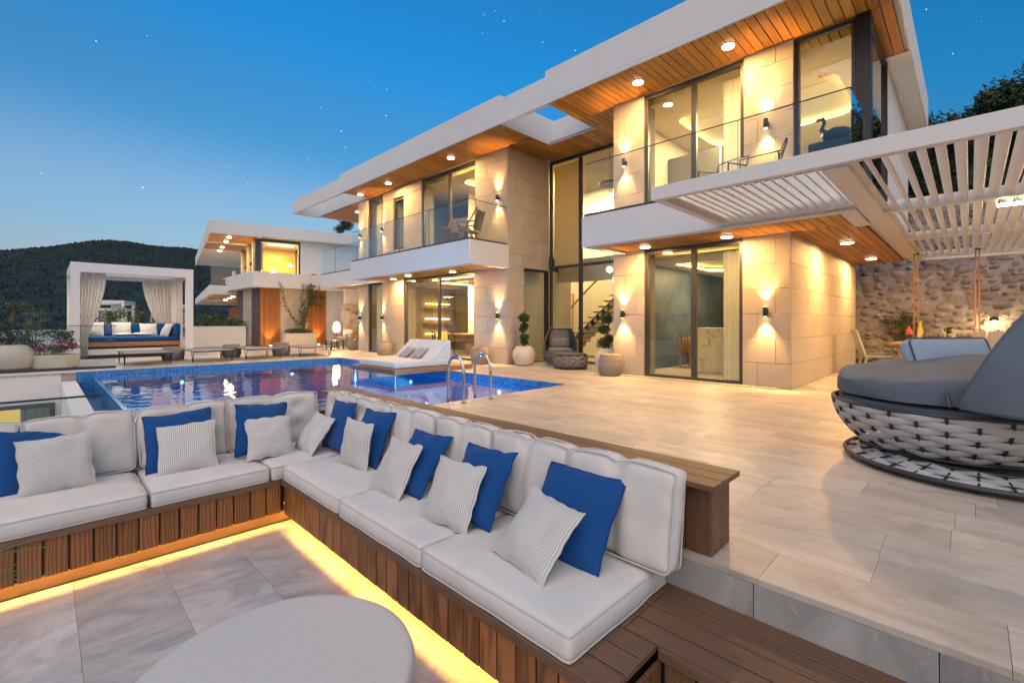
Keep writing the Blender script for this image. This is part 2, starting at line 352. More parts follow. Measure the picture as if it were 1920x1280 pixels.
# ---------------------------------------------------------------- palette
STONE = M('limestone_cladding', (.54, .46, .36), .62, var=.45, vscale=3, col2=(.46, .39, .30), objvar=.055, bump=.15, bscale=60)
GROUT = M('pale_grout', (.44, .40, .35), .9)
JOINT = M('joint_mortar', (.22, .19, .15), .9)
WHITE = M('white_render', (.72, .71, .69), .75, var=.25, vscale=1.5, col2=(.62, .61, .60), bump=.08, bscale=90)
WMET = M('white_powder_coat', (.74, .72, .69), .45)
SOFF = M('soffit_pine', (.46, .19, .026), .42, var=.75, vscale=7, stretch=(.35, 6, 6), col2=(.22, .078, .010), objvar=.32, bump=.08, bscale=30, detail=6, distort=.8)
DECK = M('deck_boards', (.175, .098, .058), .5, var=.8, vscale=9, stretch=(5, .45, 5), col2=(.125, .062, .032), objvar=.16, bump=.2, bscale=25, detail=7, distort=1.2)
DECKX = M('deck_boards_cross', (.175, .098, .058), .5, var=.8, vscale=9, stretch=(.45, 5, 5), col2=(.125, .062, .032), objvar=.16, bump=.2, bscale=25, detail=7, distort=1.2)
DECKV = M('deck_boards_upright', (.19, .092, .045), .5, var=.8, vscale=9, stretch=(5, 5, .45), col2=(.115, .055, .028), objvar=.18, bump=.2, bscale=25, detail=7, distort=1.2)
FASC = M('ash_slats', (.31, .125, .042), .45, var=.8, vscale=14, stretch=(1, 1, .16), col2=(.13, .048, .014), objvar=.2, kind='wave', distort=9, bump=.12, bscale=40, lo=.25, hi=1.0)
PLINTH = M('plinth_board', (.36, .19, .08), .5, var=.5, vscale=8, stretch=(1, 1, 6), col2=(.24, .12, .05))
CLADW = M('orange_cedar', (.40, .15, .035), .5, var=.7, vscale=6, stretch=(5, 5, .3), col2=(.27, .09, .02), objvar=.2)
MARB = M('marble', (.66, .62, .55), .25, var=.8, vscale=2.2, col2=(.36, .31, .25), distort=2.5, detail=8, lo=.52, hi=.62)
FAB = M('light_outdoor_fabric', (.64, .62, .59), .9, spec=.2, bump=.55, bscale=9, var=.15, vscale=4, sheen=.1)
FABP = M('cushion_piping', (.56, .545, .52), .9, spec=.2)
BLUE = M('cobalt_fabric', (.006, .068, .245), .85, spec=.2, bump=.6, bscale=9, var=.3, vscale=5, sheen=.1)
BLUEP = M('cobalt_piping', (.008, .045, .20), .8, spec=.2)
NAVY = M('denim_blue_fabric', (.05, .10, .22), .9, spec=.2, var=.6, vscale=12)
STRV = stripes('ticking_stripe', (.62, .60, .57), (.34, .355, .38), 30, 0)
STRH = stripes('ticking_stripe_across', (.62, .60, .57), (.34, .355, .38), 30, 1)
GREYF = M('slate_fabric', (.13, .16, .20), .9, spec=.2, bump=.3, bscale=10, var=.3, vscale=4)
SKYF = M('pale_blue_fabric', (.33, .42, .52), .9, spec=.2, bump=.25, bscale=10)
def glowcloth(name, c):
    m = bpy.data.materials.new(name); m.use_nodes = True; nt = m.node_tree; nt.nodes.clear()
    d = _n(nt, 'ShaderNodeBsdfDiffuse'); t = _n(nt, 'ShaderNodeBsdfTranslucent'); x = _n(nt, 'ShaderNodeMixShader'); o = _n(nt, 'ShaderNodeOutputMaterial')
    d.inputs[0].default_value = (*c, 1); t.inputs[0].default_value = (*c, 1); x.inputs[0].default_value = .5
    nt.links.new(d.outputs[0], x.inputs[1]); nt.links.new(t.outputs[0], x.inputs[2]); nt.links.new(x.outputs[0], o.inputs[0]); return m
SHEER = glowcloth('sheer_curtain', (.72, .69, .64))
METD = M('anthracite_metal', (.045, .045, .05), .4)
METB = M('black_metal', (.02, .02, .022), .4)
STEEL = M('polished_steel', (.55, .57, .60), .18, metal=1)
BELT = M('woven_belt', (.50, .50, .505), .8, var=.2, vscale=30)
BELTD = M('woven_belt_taupe', (.17, .155, .145), .8, objvar=.15)
WICK = M('pale_wicker', (.40, .34, .27), .8, var=.6, vscale=60, col2=(.26, .21, .16), stretch=(1, 1, 3), objvar=.1)
TEAK = M('teak', (.38, .19, .08), .45, var=.6, vscale=8, stretch=(1, 6, 6), col2=(.24, .11, .045))
OAK = M('oak', (.42, .25, .11), .45, var=.5, vscale=8, stretch=(6, 1, 6), col2=(.3, .17, .07))
CERAM = M('cream_concrete', (.62, .56, .47), .7, var=.3, vscale=3, col2=(.54, .48, .40), bump=.1, bscale=50)
TABLE = M('terrazzo_cast', (.53, .52, .50), .5, var=.35, vscale=60, col2=(.44, .43, .42), bump=.06, bscale=80, lo=.5, hi=.62)
PLAST = M('interior_plaster', (.66, .60, .50), .8)
PLASTD = M('interior_taupe', (.30, .25, .20), .8)
GREYP = M('interior_panel', (.28, .26, .27), .7, var=.2, stretch=(12, 12, .1), vscale=3)
INFLOOR = M('interior_floor', (.50, .44, .36), .3, var=.3, vscale=2)
LEAF = M('leaf_dark', (.055, .10, .028), .5, var=.9, vscale=18, col2=(.018, .04, .012))
LEAF2 = M('leaf_olive', (.085, .12, .03), .6, var=.8, vscale=5, col2=(.035, .06, .015))
LEAF3 = M('leaf_pale', (.14, .17, .05), .6, var=.6, vscale=5, col2=(.07, .09, .03))
PINK = M('magenta_petal', (.42, .012, .16), .6)
BARK = M('bark', (.14, .09, .06), .9, bump=.4, bscale=30)
FOREST = M('hazed_scrub_canopy', (.030, .048, .050), .9, var=1, vscale=.05, lo=.4, hi=.62, col2=(.014, .024, .028), spec=.1, coords='Object', detail=8)  # distance haze is painted in: the green is shifted towards blue
TREES = M('pine_scrub', (.075, .10, .055), .9, var=.9, vscale=.6, col2=(.03, .05, .028), spec=.1)
EARTH = M('hillside_earth', (.09, .085, .06), .95, var=.7, vscale=.3, col2=(.03, .045, .025), spec=.1)
GRASSM = M('lawn', (.06, .14, .02), .8, var=.6, vscale=30)
TRAV = travertine('travertine_paver', (.58, .515, .44), (.42, .36, .30), (.68, .63, .565), .32, 2.4, 1.2)
TRAVP = travertine('pit_paver', (.60, .575, .56), (.36, .34, .335), (.70, .675, .655), .28, 1.3, 1.9)
TRAVR = travertine('stone_riser', (.42, .41, .40), (.24, .235, .225), (.54, .53, .51), .35, 1.5, 1.5)
GLASS = glass('window_glass', (.90, .93, .90), 1.5, boost=2.0)
RAILG = glass('balustrade_glass', (.93, .97, .97), 1.5, boost=1.9)
WATER = glass('pool_water', (.30, .62, .92), 1.33, bump=.16, bscale=2.6, boost=1.5, stretch=(1, 1, 1))
WATER2 = glass('trough_water', (.5, .75, .95), 1.33, bump=.5, bscale=6, boost=1.5)
MOSA = mosaic('blue_mosaic', (.008, .085, .34), (.03, .24, .60), (.18, .38, .58), .05)
WINE = M('clear_tumbler', (.9, .85, .7), .05); WINE.node_tree.nodes['Principled BSDF'].inputs['Transmission Weight'].default_value = .9
WARM = (1, .56, .20)
GLOW = emis('lamp_disc', (1, .72, .38), 16)
COVE = emis('cove_glow', (1, .62, .18), 24)
LED = emis('led_strip', (1, .56, .12), 9)
BULB = emis('bulb_glow', (1, .72, .38), 30)
POOLL = emis('pool_lamp_glow', (.55, .88, 1), 12)
STARM = emis('starlight', (.8, .93, 1), 2.2)
# ---------------------------------------------------------------- the villa
ZG, ZU, ZR = 2.73, 3.22, 6.0          # ground soffit, upper floor, roof soffit
villa = thing('villa', 'large two storey limestone villa with timber soffits and glass balconies across the terrace', 'villa', (9, 2.19, 0))
LEV = [0, .437, .875, 1.312, 1.75, 2.187, 2.625, 3.06, 3.5, 3.94, 4.375, 4.81, 5.25, 5.69, 6.2]
rb = random.Random(3)
def clad(part, ax, c, a0, a1, z0, z1, hole=None, L=.9, ph=2.72, th=.035):
    """limestone blocks in running bond over a wall; ax 'x': face at x=c looking -x, ax 'y': face at y=c looking -y"""
    zs = sorted(set([z0, z1] + [z for z in LEV if z0 + .03 < z < z1 - .03] + ([z for z in hole[2:] if z0 < z < z1] if hole else [])))
    pw = wl(part)
    for za, zb in zip(zs, zs[1:]):
        k = max(i for i, z in enumerate(LEV) if z <= za + .02); sh = ph - (.3 if k % 2 else 0)
        cuts = [a0] + [sh + L * n for n in range(-30, 30) if a0 + .07 < sh + L * n < a1 - .07] + [a1]; segs = list(zip(cuts, cuts[1:]))
        if hole and za >= hole[2] - .01 and zb <= hole[3] + .01:
            s2 = []
            for s, e in segs:
                if e <= hole[0] or s >= hole[1]: s2.append((s, e)); continue
                if s < hole[0] - .03: s2.append((s, hole[0]))
                if e > hole[1] + .03: s2.append((hole[1], e))
            segs = s2
        for s, e in segs:
            g = .0025; w_, h_ = e - s - 2 * g, zb - za - 2 * g; t = th + rb.uniform(-.0012, .0012)
            if ax == 'x':
                me = beveled_box(th, w_, h_, .004, STONE, 'stone_block'); loc = Vector((c + th / 2 + (th - t), (s + e) / 2, (za + zb) / 2))
            else:
                me = beveled_box(w_, th, h_, .004, STONE, 'stone_block'); loc = Vector(((s + e) / 2, c + th / 2 + (th - t), (za + zb) / 2))
            piece(me, 'stone_block', part, loc - pw)
def column(name, y0, y1, z0, z1, depth=.5, hole=None, side=None):
    """masonry pier with a clad front, and a clad -y side when asked"""
    if hole:
        m = MB(); X0, X1 = 9.036, 9 + depth
        m.box(X0, X1, y0 + .002, hole[0] + .02, z0, z1).box(X0, X1, hole[1] - .02, y1 - .002, z0, z1)
        m.box(X0, X1, hole[0] + .02, hole[1] - .02, z0, hole[2]).box(X0, X1, hole[0] + .02, hole[1] - .02, hole[3], z1)
        p = m.build(name, JOINT, villa)
    else: p = bx(name, JOINT, villa, 9.036, 9 + depth, y0 + (.036 if side else .002), y1 - .002, z0, z1)
    clad(p, 'x', 9.0, y0, y1, z0, z1, hole)
    if side: clad(p, 'y', y0, 9.037, side, z0, z1, None, ph=9.6)
    return p
column('stone_pier', 2.19, 2.97, 0, ZG - .004, side=15.3)
column('stone_pier', 2.15, 2.95, ZU, ZR - .003, side=9.5)
column('stone_pier', 4.95, 5.70, 0, ZG - .004); column('stone_pier', 4.95, 5.70, ZU, ZR - .003)
column('stone_pier', 9.106, 10.48, 0, ZG - .004); column('stone_pier', 9.106, 10.43, ZU + .03, ZR - .003)
column('stone_pier', 14.3, 15.76, 0, ZG - .004)
column('stone_pier', 13.2, 15.73, ZU, ZR - .003, hole=(14.3, 15.04, 3.78, 5.66))
column('stone_pier', 16.87, 17.65, 0, ZG - .004); column('stone_pier', 16.87, 17.65, ZU, ZR - .003)
# return wall beside the recess, with its own tall window
rw = MB().box(9.04, 9.66, 9.107, 9.4, 0, ZR - .003).box(9.66, 10.77, 9.107, 9.4, 2.71, ZR - .003).build('return_wall', JOINT, villa)
clad(rw, 'y', 9.07, 9.0, 10.77, 0, ZR - .003, (9.67, 10.77, 0, 2.71), ph=9.6)
# body walls behind the skins
bm_ = MB().box(9.3, 15.3, 2.23, 2.4, 0, ZG).box(9.3, 15.3, 5.53, 5.69, 0, ZG).box(15.1, 15.3, 2.4, 5.5, 0, ZG)
bm_.box(9.5, 15.3, 5.53, 5.69, ZU, ZR).box(15.1, 15.3, 1.16, 5.5, ZU, ZR).box(14.25, 14.4, 5.7, 17.6, 0, ZR).box(9.5, 14.2, 17.4, 17.64, 0, ZR).box(9.5, 12.3, 9.42, 9.6, 0, ZR)
bm_.build('inner_wall', PLAST, villa)
bx('white_side_wall', WHITE, villa, 11.1, 15.3, 1.12, 1.3, 3.0, ZR - .003)
bx('white_end_wall', WHITE, villa, 9.6, 15.3, 17.66, 17.8, 0, ZR - .003)
# floor slab between the storeys
sl = MB().box(9.04, 15.3, 1.12, 5.70, ZG + .03, ZU).box(9.04, 12.3, 9.42, 17.65, ZG + .03, ZU)
sl.build('floor_slab', WHITE, villa)
# balconies: slab, rail shoe, glass panels, thin cap rail
def balcony(x, y0, y1, zb, zt, splits, side0=True, xw=9.0, base=.05):
    p = MB().box(x, x + .2, y0, y1, zb, zt).box(x + .2, xw + .03, y0, y0 + .2, zb, zt).box(x + .2, xw + .03, y1 - .2, y1, zb, zt).box(x + .2, xw + .03, y0 + .2, y1 - .2, zb + .12, zt - .02).build('balcony', WHITE, villa, bevel=.006)
    sh = MB().box(x + .03, x + .08, y0 + .03, y1 - .03, zt - .01, zt + base)
    if side0: sh.box(x + .08, xw - .01, y0 + .03, y0 + .08, zt - .01, zt + base)
    sh.build('rail_shoe', METD, p)
    ys = [y0 + .05] + splits + [y1 - .05]
    for a, b in zip(ys, ys[1:]):
        bx('glass_panel', RAILG, p, x + .05, x + .062, a + .004, b - .004, zt + base, 4.32)
        bx('cap_rail', METB, p, x + .047, x + .065, a, b, 4.322, 4.334)
    for s in splits: bx('panel_joint', METB, p, x + .048, x + .064, s - .003, s + .003, zt + base, 4.32)
    if side0:
        bx('glass_panel', RAILG, p, x + .066, xw - .02, y0 + .05, y0 + .062, zt + base, 4.32); bx('cap_rail', METB, p, x + .066, xw - .02, y0 + .047, y0 + .065, 4.322, 4.334)
    return p
balcony(7.62, 9.05, 15.55, 2.655, 3.285, [10.9, 12.45, 14.0])
balcony(7.62, 1.10, 5.56, 2.66, 3.27, [2.6, 4.1])
balcony(8.68, 15.56, 20.6, 2.66, 3.26, [17.3, 19.2], side0=False, xw=9.4)
# soffits: planks across the depth, in front of a dark backing
def soffit(name, x0, x1, y0, y1, z, wdt=.145, holes=()):
    b = MB(); xs = sorted({x0, x1} | {h[0] for h in holes} | {h[1] for h in holes}); ys = sorted({y0, y1} | {h[2] for h in holes} | {h[3] for h in holes})
    for xa, xb in zip(xs, xs[1:]):
        for ya, yb in zip(ys, ys[1:]):
            if not any(h[0] <= xa and xb <= h[1] and h[2] <= ya and yb <= h[3] for h in holes): b.box(xa, xb, ya, yb, z + .03, z + .05)
    p = b.build(name, METB, villa); pw = wl(p)
    n = max(1, round((y1 - y0) / wdt)); w_ = (y1 - y0) / n
    for i in range(n):
        ya = y0 + i * w_; yb = ya + w_; yc = (ya + yb) / 2
        seg = [(x0, x1)]
        for h in holes:
            if h[2] < yc < h[3]:
                seg = [q for s, e in seg for q in ((s, min(e, h[0])), (max(s, h[1]), e)) if q[1] - q[0] > .05]
        for s, e in seg:
            me = beveled_box(e - s, w_ - .011, .022, .003, SOFF, 'soffit_plank'); piece(me, 'soffit_plank', p, Vector(((s + e) / 2, yc, z + .014 + rb.uniform(-.0015, .0015))) - pw)
    return p
soffit('upper_soffit', 7.84, 9.04, .84, 6.66, ZR); soffit('upper_soffit', 9.05, 10.86, .84, 2.14, ZR)
soffit('upper_soffit', 9.70, 10.78, 5.72, 9.06, ZR); soffit('upper_soffit', 9.05, 9.69, 5.72, 6.66, ZR); soffit('upper_soffit', 9.05, 9.69, 8.17, 9.06, ZR)
soffit('upper_soffit', 7.84, 8.99, 8.17, 16.74, ZR); soffit('upper_soffit', 9.0, 11.5, 15.74, 16.86, ZR); soffit('upper_soffit', 9.0, 11.5, 17.68, 21.3, ZR)
soffit('lower_soffit', 7.86, 9.0, 1.2, 5.54, ZG - .03); soffit('lower_soffit', 9.02, 15.28, 1.2, 2.185, ZG - .03, .13)
soffit('lower_soffit', 7.86, 8.99, 9.10, 15.5, ZG - .03, .2); soffit('lower_soffit', 8.9, 11.4, 17.68, 20.5, ZG - .03, .2)
# roof slab with its two open wells
r = MB().box(7.80, 15.5, .78, 6.68, ZR + .05, 6.70).box(7.80, 15.5, 8.15, 16.75, ZR + .05, 6.68).box(9.72, 15.5, 6.68, 8.15, ZR + .05, 6.60).box(8.99, 15.5, 16.75, 21.4, ZR + .05, 6.60)
r.box(7.803, 7.93, 6.681, 8.149, ZR - .03, 6.57).box(7.803, 7.93, 16.751, 21.4, ZR - .03, 6.54).box(7.931, 8.99, 21.2, 21.4, ZR - .03, 6.54)
r.box(7.80, 7.835, .76, 6.68, ZR - .03, ZR + .05).box(7.80, 7.835, 8.15, 16.75, ZR - .03, ZR + .05)
r.box(7.931, 9.7, 6.66, 6.68, ZR - .012, ZR + .05).box(7.931, 9.7, 8.15, 8.168, ZR - .012, ZR + .05).box(9.70, 9.72, 6.66, 8.168, ZR - .012, ZR + .06)
r.box(7.835, 15.5, .75, .78, ZR - .03, 6.70).box(10.87, 15.5, .78, 1.12, ZR - .01, ZR + .05)
r.build('roof', WHITE, villa, bevel=.006)
bx('roof_edge', WHITE, villa, 11.1, 15.5, 1.13, 17.6, ZR + .002, ZR + .045)
# ---- glazing
def glazing(name, x, y0, y1, z0, z1, mull=(), tr=(), fw=.07, dep=.09, mw=.05, pane_x=None):
    """aluminium frame in the plane x, a pane between each pair of mullions"""
    m = MB().box(x, x + dep, y0, y0 + fw, z0, z1).box(x, x + dep, y1 - fw, y1, z0, z1).box(x, x + dep, y0 + fw, y1 - fw, z1 - fw * 1.3, z1).box(x, x + dep, y0 + fw, y1 - fw, z0, z0 + fw)
    for a in mull: m.box(x + .008, x + dep - .01, a - mw, a + mw, z0 + fw, z1 - fw * 1.3)
    ys = [y0 + fw] + [v for a in mull for v in (a - mw, a + mw)] + [y1 - fw]
    zs = [z0 + fw] + [v for t in tr for v in (t - .04, t + .04)] + [z1 - fw * 1.3]
    for i in range(0, len(ys), 2):
        for t in tr: m.box(x + .01, x + dep - .012, ys[i], ys[i + 1], t - .04, t + .04)
    p = m.build(name, METD, villa)
    for i in range(0, len(ys), 2):
        for j in range(0, len(zs), 2): bx('pane', GLASS, p, x + .04, x + .05, ys[i] + .001, ys[i + 1] - .001, zs[j] + .001, zs[j + 1] - .001)
    return p
gl = glazing('sliding_door', 9.05, 2.97, 4.95, 0, ZG - .03, [3.90])
for ya, yb in ((3.02, 3.09), (3.83, 3.97), (4.83, 4.9)): pass
hb = bx('pull_handle', METB, gl, 9.02, 9.045, 4.87, 4.89, .95, 1.2)
glazing('upper_sliding_door', 9.05, 2.95, 4.95, ZU, ZR - .02, [3.90])
glazing('corner_window', 9.05, 1.30, 2.14, ZU, ZR - .02, fw=.05)
bx('corner_post', METB, villa, 9.02, 9.22, 1.10, 1.29, ZU, ZR - .004)
sg = MB().box(11.0, 11.08, 1.10, 1.2, ZU, ZR - .004).box(9.23, 11.0, 1.11, 1.19, ZR - .09, ZR - .004).box(9.23, 11.0, 1.11, 1.19, ZU, ZU + .06).build('side_window', METB, villa)
bx('pane', GLASS, sg, 9.23, 11.0, 1.145, 1.155, ZU + .062, ZR - .092)
glazing('recess_glazing', 10.78, 5.71, 9.06, 0, ZR - .03, [7.93], [2.80], fw=.06)
nw = MB().box(9.67, 9.70, 9.10, 9.16, 0, 2.70).box(10.68, 10.77, 9.08, 9.2, 0, 2.70).box(9.70, 10.68, 9.10, 9.16, 2.65, 2.70).build('narrow_window', METB, villa)
bx('pane', GLASS, nw, 9.702, 10.678, 9.125, 9.135, .01, 2.648)
glazing('wide_window', 9.05, 10.48, 14.3, 0, ZG - .03, [12.3])
glazing('upper_wide_window', 9.05, 10.43, 13.2, ZU, ZR - .02, [11.74])
glazing('slot_window', 9.07, 14.33, 15.02, 3.80, 5.64, fw=.05)
glazing('narrow_door', 9.05, 15.76, 16.87, 0, ZG - .03); glazing('upper_narrow_door', 9.05, 15.73, 16.87, ZU, ZR - .02)
glazing('end_window', 11.4, 17.7, 20.9, ZU, ZR - .02, [19.2]); glazing('end_door', 11.4, 17.7, 20.9, 0, ZG - .03, [19.2])
bx('end_wall', WHITE, villa, 11.3, 11.38, 20.92, 21.3, 0, ZR - .003)
# ---- recessed ceiling lamps
def downlight(x, y, z, e, r=.105):
    p = MB().lathe([(r, -.004), (r, -.014), (r * .93, -.016)], 24, (x, y, z)).build('downlight', WMET, villa)
    MB().lathe([(r * .96, -.0165), (r * .96, -.028), (r * .9, -.032)], 24, (x, y, z)).build('lamp_disc', GLOW, p)
    lamp('AREA', p, (x, y, z - .034), e * .78, (1, .55, .19), .18)
for x, y in ((8.44, 3.02), (8.44, 4.77), (8.44, 10.87), (8.44, 14.38), (9.69, 19.05), (8.44, 16.4)): downlight(x, y, ZR + .002, 32)
for x, y in ((8.6, 3.1), (8.6, 4.7), (8.7, 11.12), (8.7, 14.47), (10.1, 19.6), (8.35, 13)): downlight(x, y, ZG - .03, 26, .10)
for x, y in ((10.88, 1.69), (14.0, 1.70)): downlight(x, y, ZG - .03, 40, .11)
# ---- rooms
def rrect(x0, x1, y0, y1, r, n=8):
    out = []
    for cx, cy_, a0 in ((x1 - r, y1 - r, 0), (x0 + r, y1 - r, 90), (x0 + r, y0 + r, 180), (x1 - r, y0 + r, 270)):
        out += [(cx + r * math.cos(math.radians(a0 + 90 * i / n)), cy_ + r * math.sin(math.radians(a0 + 90 * i / n))) for i in range(n + 1)]
    return out
def room(x0, x1, y0, y1, z0, z1, e, tray=None, wall=PLAST, back=None, col=(1, .68, .32), wall0=False):
    m = MB().box(x0, x1, y1, y1 + .03, z0, z1); bx('room_wall', back or wall, villa, x1, x1 + .05, y0, y1, z0, z1)
    if wall0: m.box(x0, x1, y0 - .03, y0, z0, z1)
    m.build('room_wall', back or wall, villa)
    bx('room_floor', INFLOOR, villa, x0 - .35, x1, y0, y1, z0 - .02, z0 + .006)
    if tray:
        hx0, hx1, hy0, hy1 = tray; L_ = rrect(hx0, hx1, hy0, hy1, .45); cx, cy_ = (hx0 + hx1) / 2, (hy0 + hy1) / 2
        O = []
        for px, py in L_:
            dx, dy = px - cx, py - cy_; t = min((x1 - cx) / dx if dx > 1e-6 else 9e9, (x0 - cx) / dx if dx < -1e-6 else 9e9, (y1 - cy_) / dy if dy > 1e-6 else 9e9, (y0 - cy_) / dy if dy < -1e-6 else 9e9)
            O.append((cx + dx * t, cy_ + dy * t))
        n = len(L_); zc = z1 - .2; v = [(a, b, zc) for a, b in L_] + [(a, b, zc) for a, b in O] + [(a, b, zc + .05) for a, b in L_]
        f = [(i, (i + 1) % n, n + (i + 1) % n, n + i) for i in range(n)] + [(i, (i + 1) % n, 2 * n + (i + 1) % n, 2 * n + i) for i in range(n)]
        c = MB().add(v, f).box(x0, x1, y0, y1, z1 - .012, z1 + .0).build('tray_ceiling', wall, villa)
        L2 = rrect(hx0 - .10, hx1 + .10, hy0 - .10, hy1 + .10, .5)
        MB().tube([(a, b, zc + .09) for a, b in L2], .022, 6, closed=True).build('cove_strip', COVE, c)
        lamp('AREA', c, (cx, cy_, z1 - .22), e, col, min(hx1 - hx0, hy1 - hy0) * .8)
    else:
        c = bx('ceiling', wall, villa, x0, x1, y0, y1, z1 - .03, z1); lamp('AREA', c, ((x0 + x1) / 2, (y0 + y1) / 2, z1 - .06), e, col, .8)
SLATE = M('slate_blue_panel', (.05, .075, .11), .5, var=.9, vscale=2.5, col2=(.02, .03, .05))
room(9.2, 15.05, 2.41, 5.49, 0.01, ZG + .02, 80, (10.6, 13.5, 3.3, 5.2), back=SLATE)
room(9.25, 15.05, 1.31, 5.49, ZU, ZR + .03, 195, (10.2, 12.8, 1.78, 4.9))
room(10.9, 14.2, 5.75, 13.0, 0.01, ZR + .03, 270)
room(9.2, 12.25, 9.61, 15.5, 0.01, ZG + .02, 120, (9.9, 11.8, 10.4, 13.9), back=PLASTD)
room(9.25, 12.25, 9.61, 15.5, ZU, ZR + .03, 120, (9.8, 11.8, 9.9, 12.2), back=GREYP)
room(9.25, 13.0, 15.6, 17.38, 0.01, ZG + .02, 37, wall0=True); room(9.25, 13.0, 15.6, 17.38, ZU, ZR + .03, 25, wall0=True)
room(11.5, 15.0, 17.85, 20.9, 0.01, ZG + .02, 45); room(11.5, 15.0, 17.85, 20.9, ZU, ZR + .03, 45)
bx('roller_blind', glowcloth('cream_blind', (.88, .74, .48)), villa, 10.93, 10.945, 7.99, 8.98, 2.86, ZR - .15)
bx('bulkhead', PLAST, villa, 11.6, 11.75, 5.75, 9.4, 2.42, 3.1)
bx('partition', PLAST, villa, 12.26, 12.34, 9.6, 13.0, 0, ZR - .01)
bx('wardrobe_panel', GREYP, villa, 11.2, 11.3, 4.2, 5.47, ZU, 5.3); bx('wardrobe_panel', GREYP, villa, 12.5, 12.6, 3.0, 3.9, ZU, 4.9)
for y in (2.28, 1.98): pass
# staircase in the hall: treads rising to the right (towards -y), balusters, sloping handrail
st = bx('staircase', PLAST, villa, 12.45, 13.4, 9.9, 10.2, .015, .14)
pw = wl(st)
for i in range(11):
    y = 9.9 - i * .2; z = .30 + i * .17
    piece(beveled_box(1.0, .25, .05, .004, TEAK, 'tread'), 'tread', st, Vector((12.92, y, z)) - pw)
    bx('riser', WHITE, st, 12.45, 13.40, y - .1, y - .08, z - .14, z - .026)
    for q in (0, .10): MB().tube([(12.44, y + q, z), (12.44, y + q, z + .9 + .5 * (.0 - q))], .009, 6).build('baluster', WMET, st)
MB().prism([(12.40, 10.3, .98), (12.40, 7.8, 3.05), (12.40, 7.8, 3.11), (12.40, 10.3, 1.04)], (.06, 0, 0)).build('handrail', TEAK, st)
MB().prism([(12.6, 10.0, .06), (12.6, 7.8, 1.86), (12.6, 7.8, 2.08), (12.6, 10.0, .26)], (.1, 0, 0)).build('stringer', METD, st)
bx('landing_cabinet', OAK, villa, 11.7, 12.2, 8.9, 9.38, .02, .62)
fr_ = bx('picture_frame', OAK, villa, 14.14, 14.18, 10.7, 11.75, .84, 2.25); bx('picture_sheet', M('cream_print', (.62, .55, .40), .8), fr_, 14.12, 14.139, 10.76, 11.69, .90, 2.19)
pr = MB()
for cy_ in (11.0, 11.45):
    for cz in (1.25, 1.75): pr.prism([(14.112, cy_, cz - .13), (14.112, cy_ + .13, cz), (14.112, cy_, cz + .13), (14.112, cy_ - .13, cz)], (.006, 0, 0))
pr.build('printed_motif', METD, fr_)
def curtain(name, x, y0, y1, z0, z1, mat, label, par=None, amp=.03, n=None, cat='curtain', flare=None, group=None):
    """pleated drape hanging in the plane x; flare(t, s) moves points for tied-back drapes"""
    n = n or int((y1 - y0) / .022); H = 14; v = []; f = []
    for j in range(H + 1):
        for i in range(n + 1):
            s = i / n; t = j / H; p = [x + amp * math.sin(i * PI / 2.2 + .6 * math.sin(i * .7)) * (.7 + .3 * t), y0 + s * (y1 - y0), z1 + (z0 - z1) * t]
            if flare: p = flare(p, s, t)
            v.append(p)
    for j in range(H):
        for i in range(n): f.append((j * (n + 1) + i, j * (n + 1) + i + 1, (j + 1) * (n + 1) + i + 1, (j + 1) * (n + 1) + i))
    mb = MB().add(v, f); mb.sm = True; o = mb.build(name, mat, par)
    if label: tag(o, label, cat, group)
    return o
curtain('curtain', 9.32, 3.06, 3.42, .03, 2.55, SHEER, 'pale drape gathered behind the right panel of the ground floor sliding door')
curtain('curtain', 9.32, 3.05, 3.42, ZU + .02, 5.85, SHEER, 'sheer drape behind the right pane of the upper sliding door, above the white pergola corner')
curtain('curtain', 9.32, 15.95, 16.75, .03, 2.55, SHEER, 'full height drape behind the narrow ground floor door left of the wide window')
curtain('curtain', 9.32, 15.95, 16.75, ZU + .02, 5.8, SHEER, 'sheer drape behind the narrow upper door beyond the slot window')
# ---------------------------------------------------------------- ground, terrace and pool
def struct(name, o, kind='structure'): o['kind'] = kind; return o
WZ = -.13
# terrace body: slabs round the pool (pool x .94-6.9, y 5.38-14.85)
t = MB().box(2.30, 17.3, -6, 5.36, -3.4, -.032).box(6.92, 17.3, 5.36, 14.9, -3.4, -.032).box(-.66, 17.3, 14.9, 27.5, -3.4, -.032).box(.6, 6.92, 5.02, 5.36, -3.4, -.032)
terr = struct('terrace', t.build('terrace', GROUT)); pw = wl(terr)
rt = random.Random(11)
SKIP = []          # nothing of the terrace is left out under things
cand = []
def tile_rows(x0, x1, y0, y1, W=.32, Lm=(.5, 1.05)):
    """courses run along y with random lengths"""
    out = []; n = max(1, round((x1 - x0) / W)); w_ = (x1 - x0) / n
    for i in range(n):
        y = y0 - rt.uniform(0, .6)
        while y < y1:
            L_ = rt.uniform(*Lm); a, b = max(y, y0), min(y + L_, y1)
            if b - a > .08: out.append((x0 + i * w_, x0 + (i + 1) * w_, a, b))
            y += L_
    return out
cand += tile_rows(2.26, 9.0, -2.4, 5.0) + tile_rows(7.22, 9.0, 5.0, 15.2) + tile_rows(9.0, 10.78, 5.7, 9.07) + tile_rows(9.0, 16.6, -2.4, 2.19) + tile_rows(-.66, 10.6, 15.2, 24.4, .6, (.6, 1.3))
cand += tile_rows(10.6, 11.4, 17.7, 24.4)
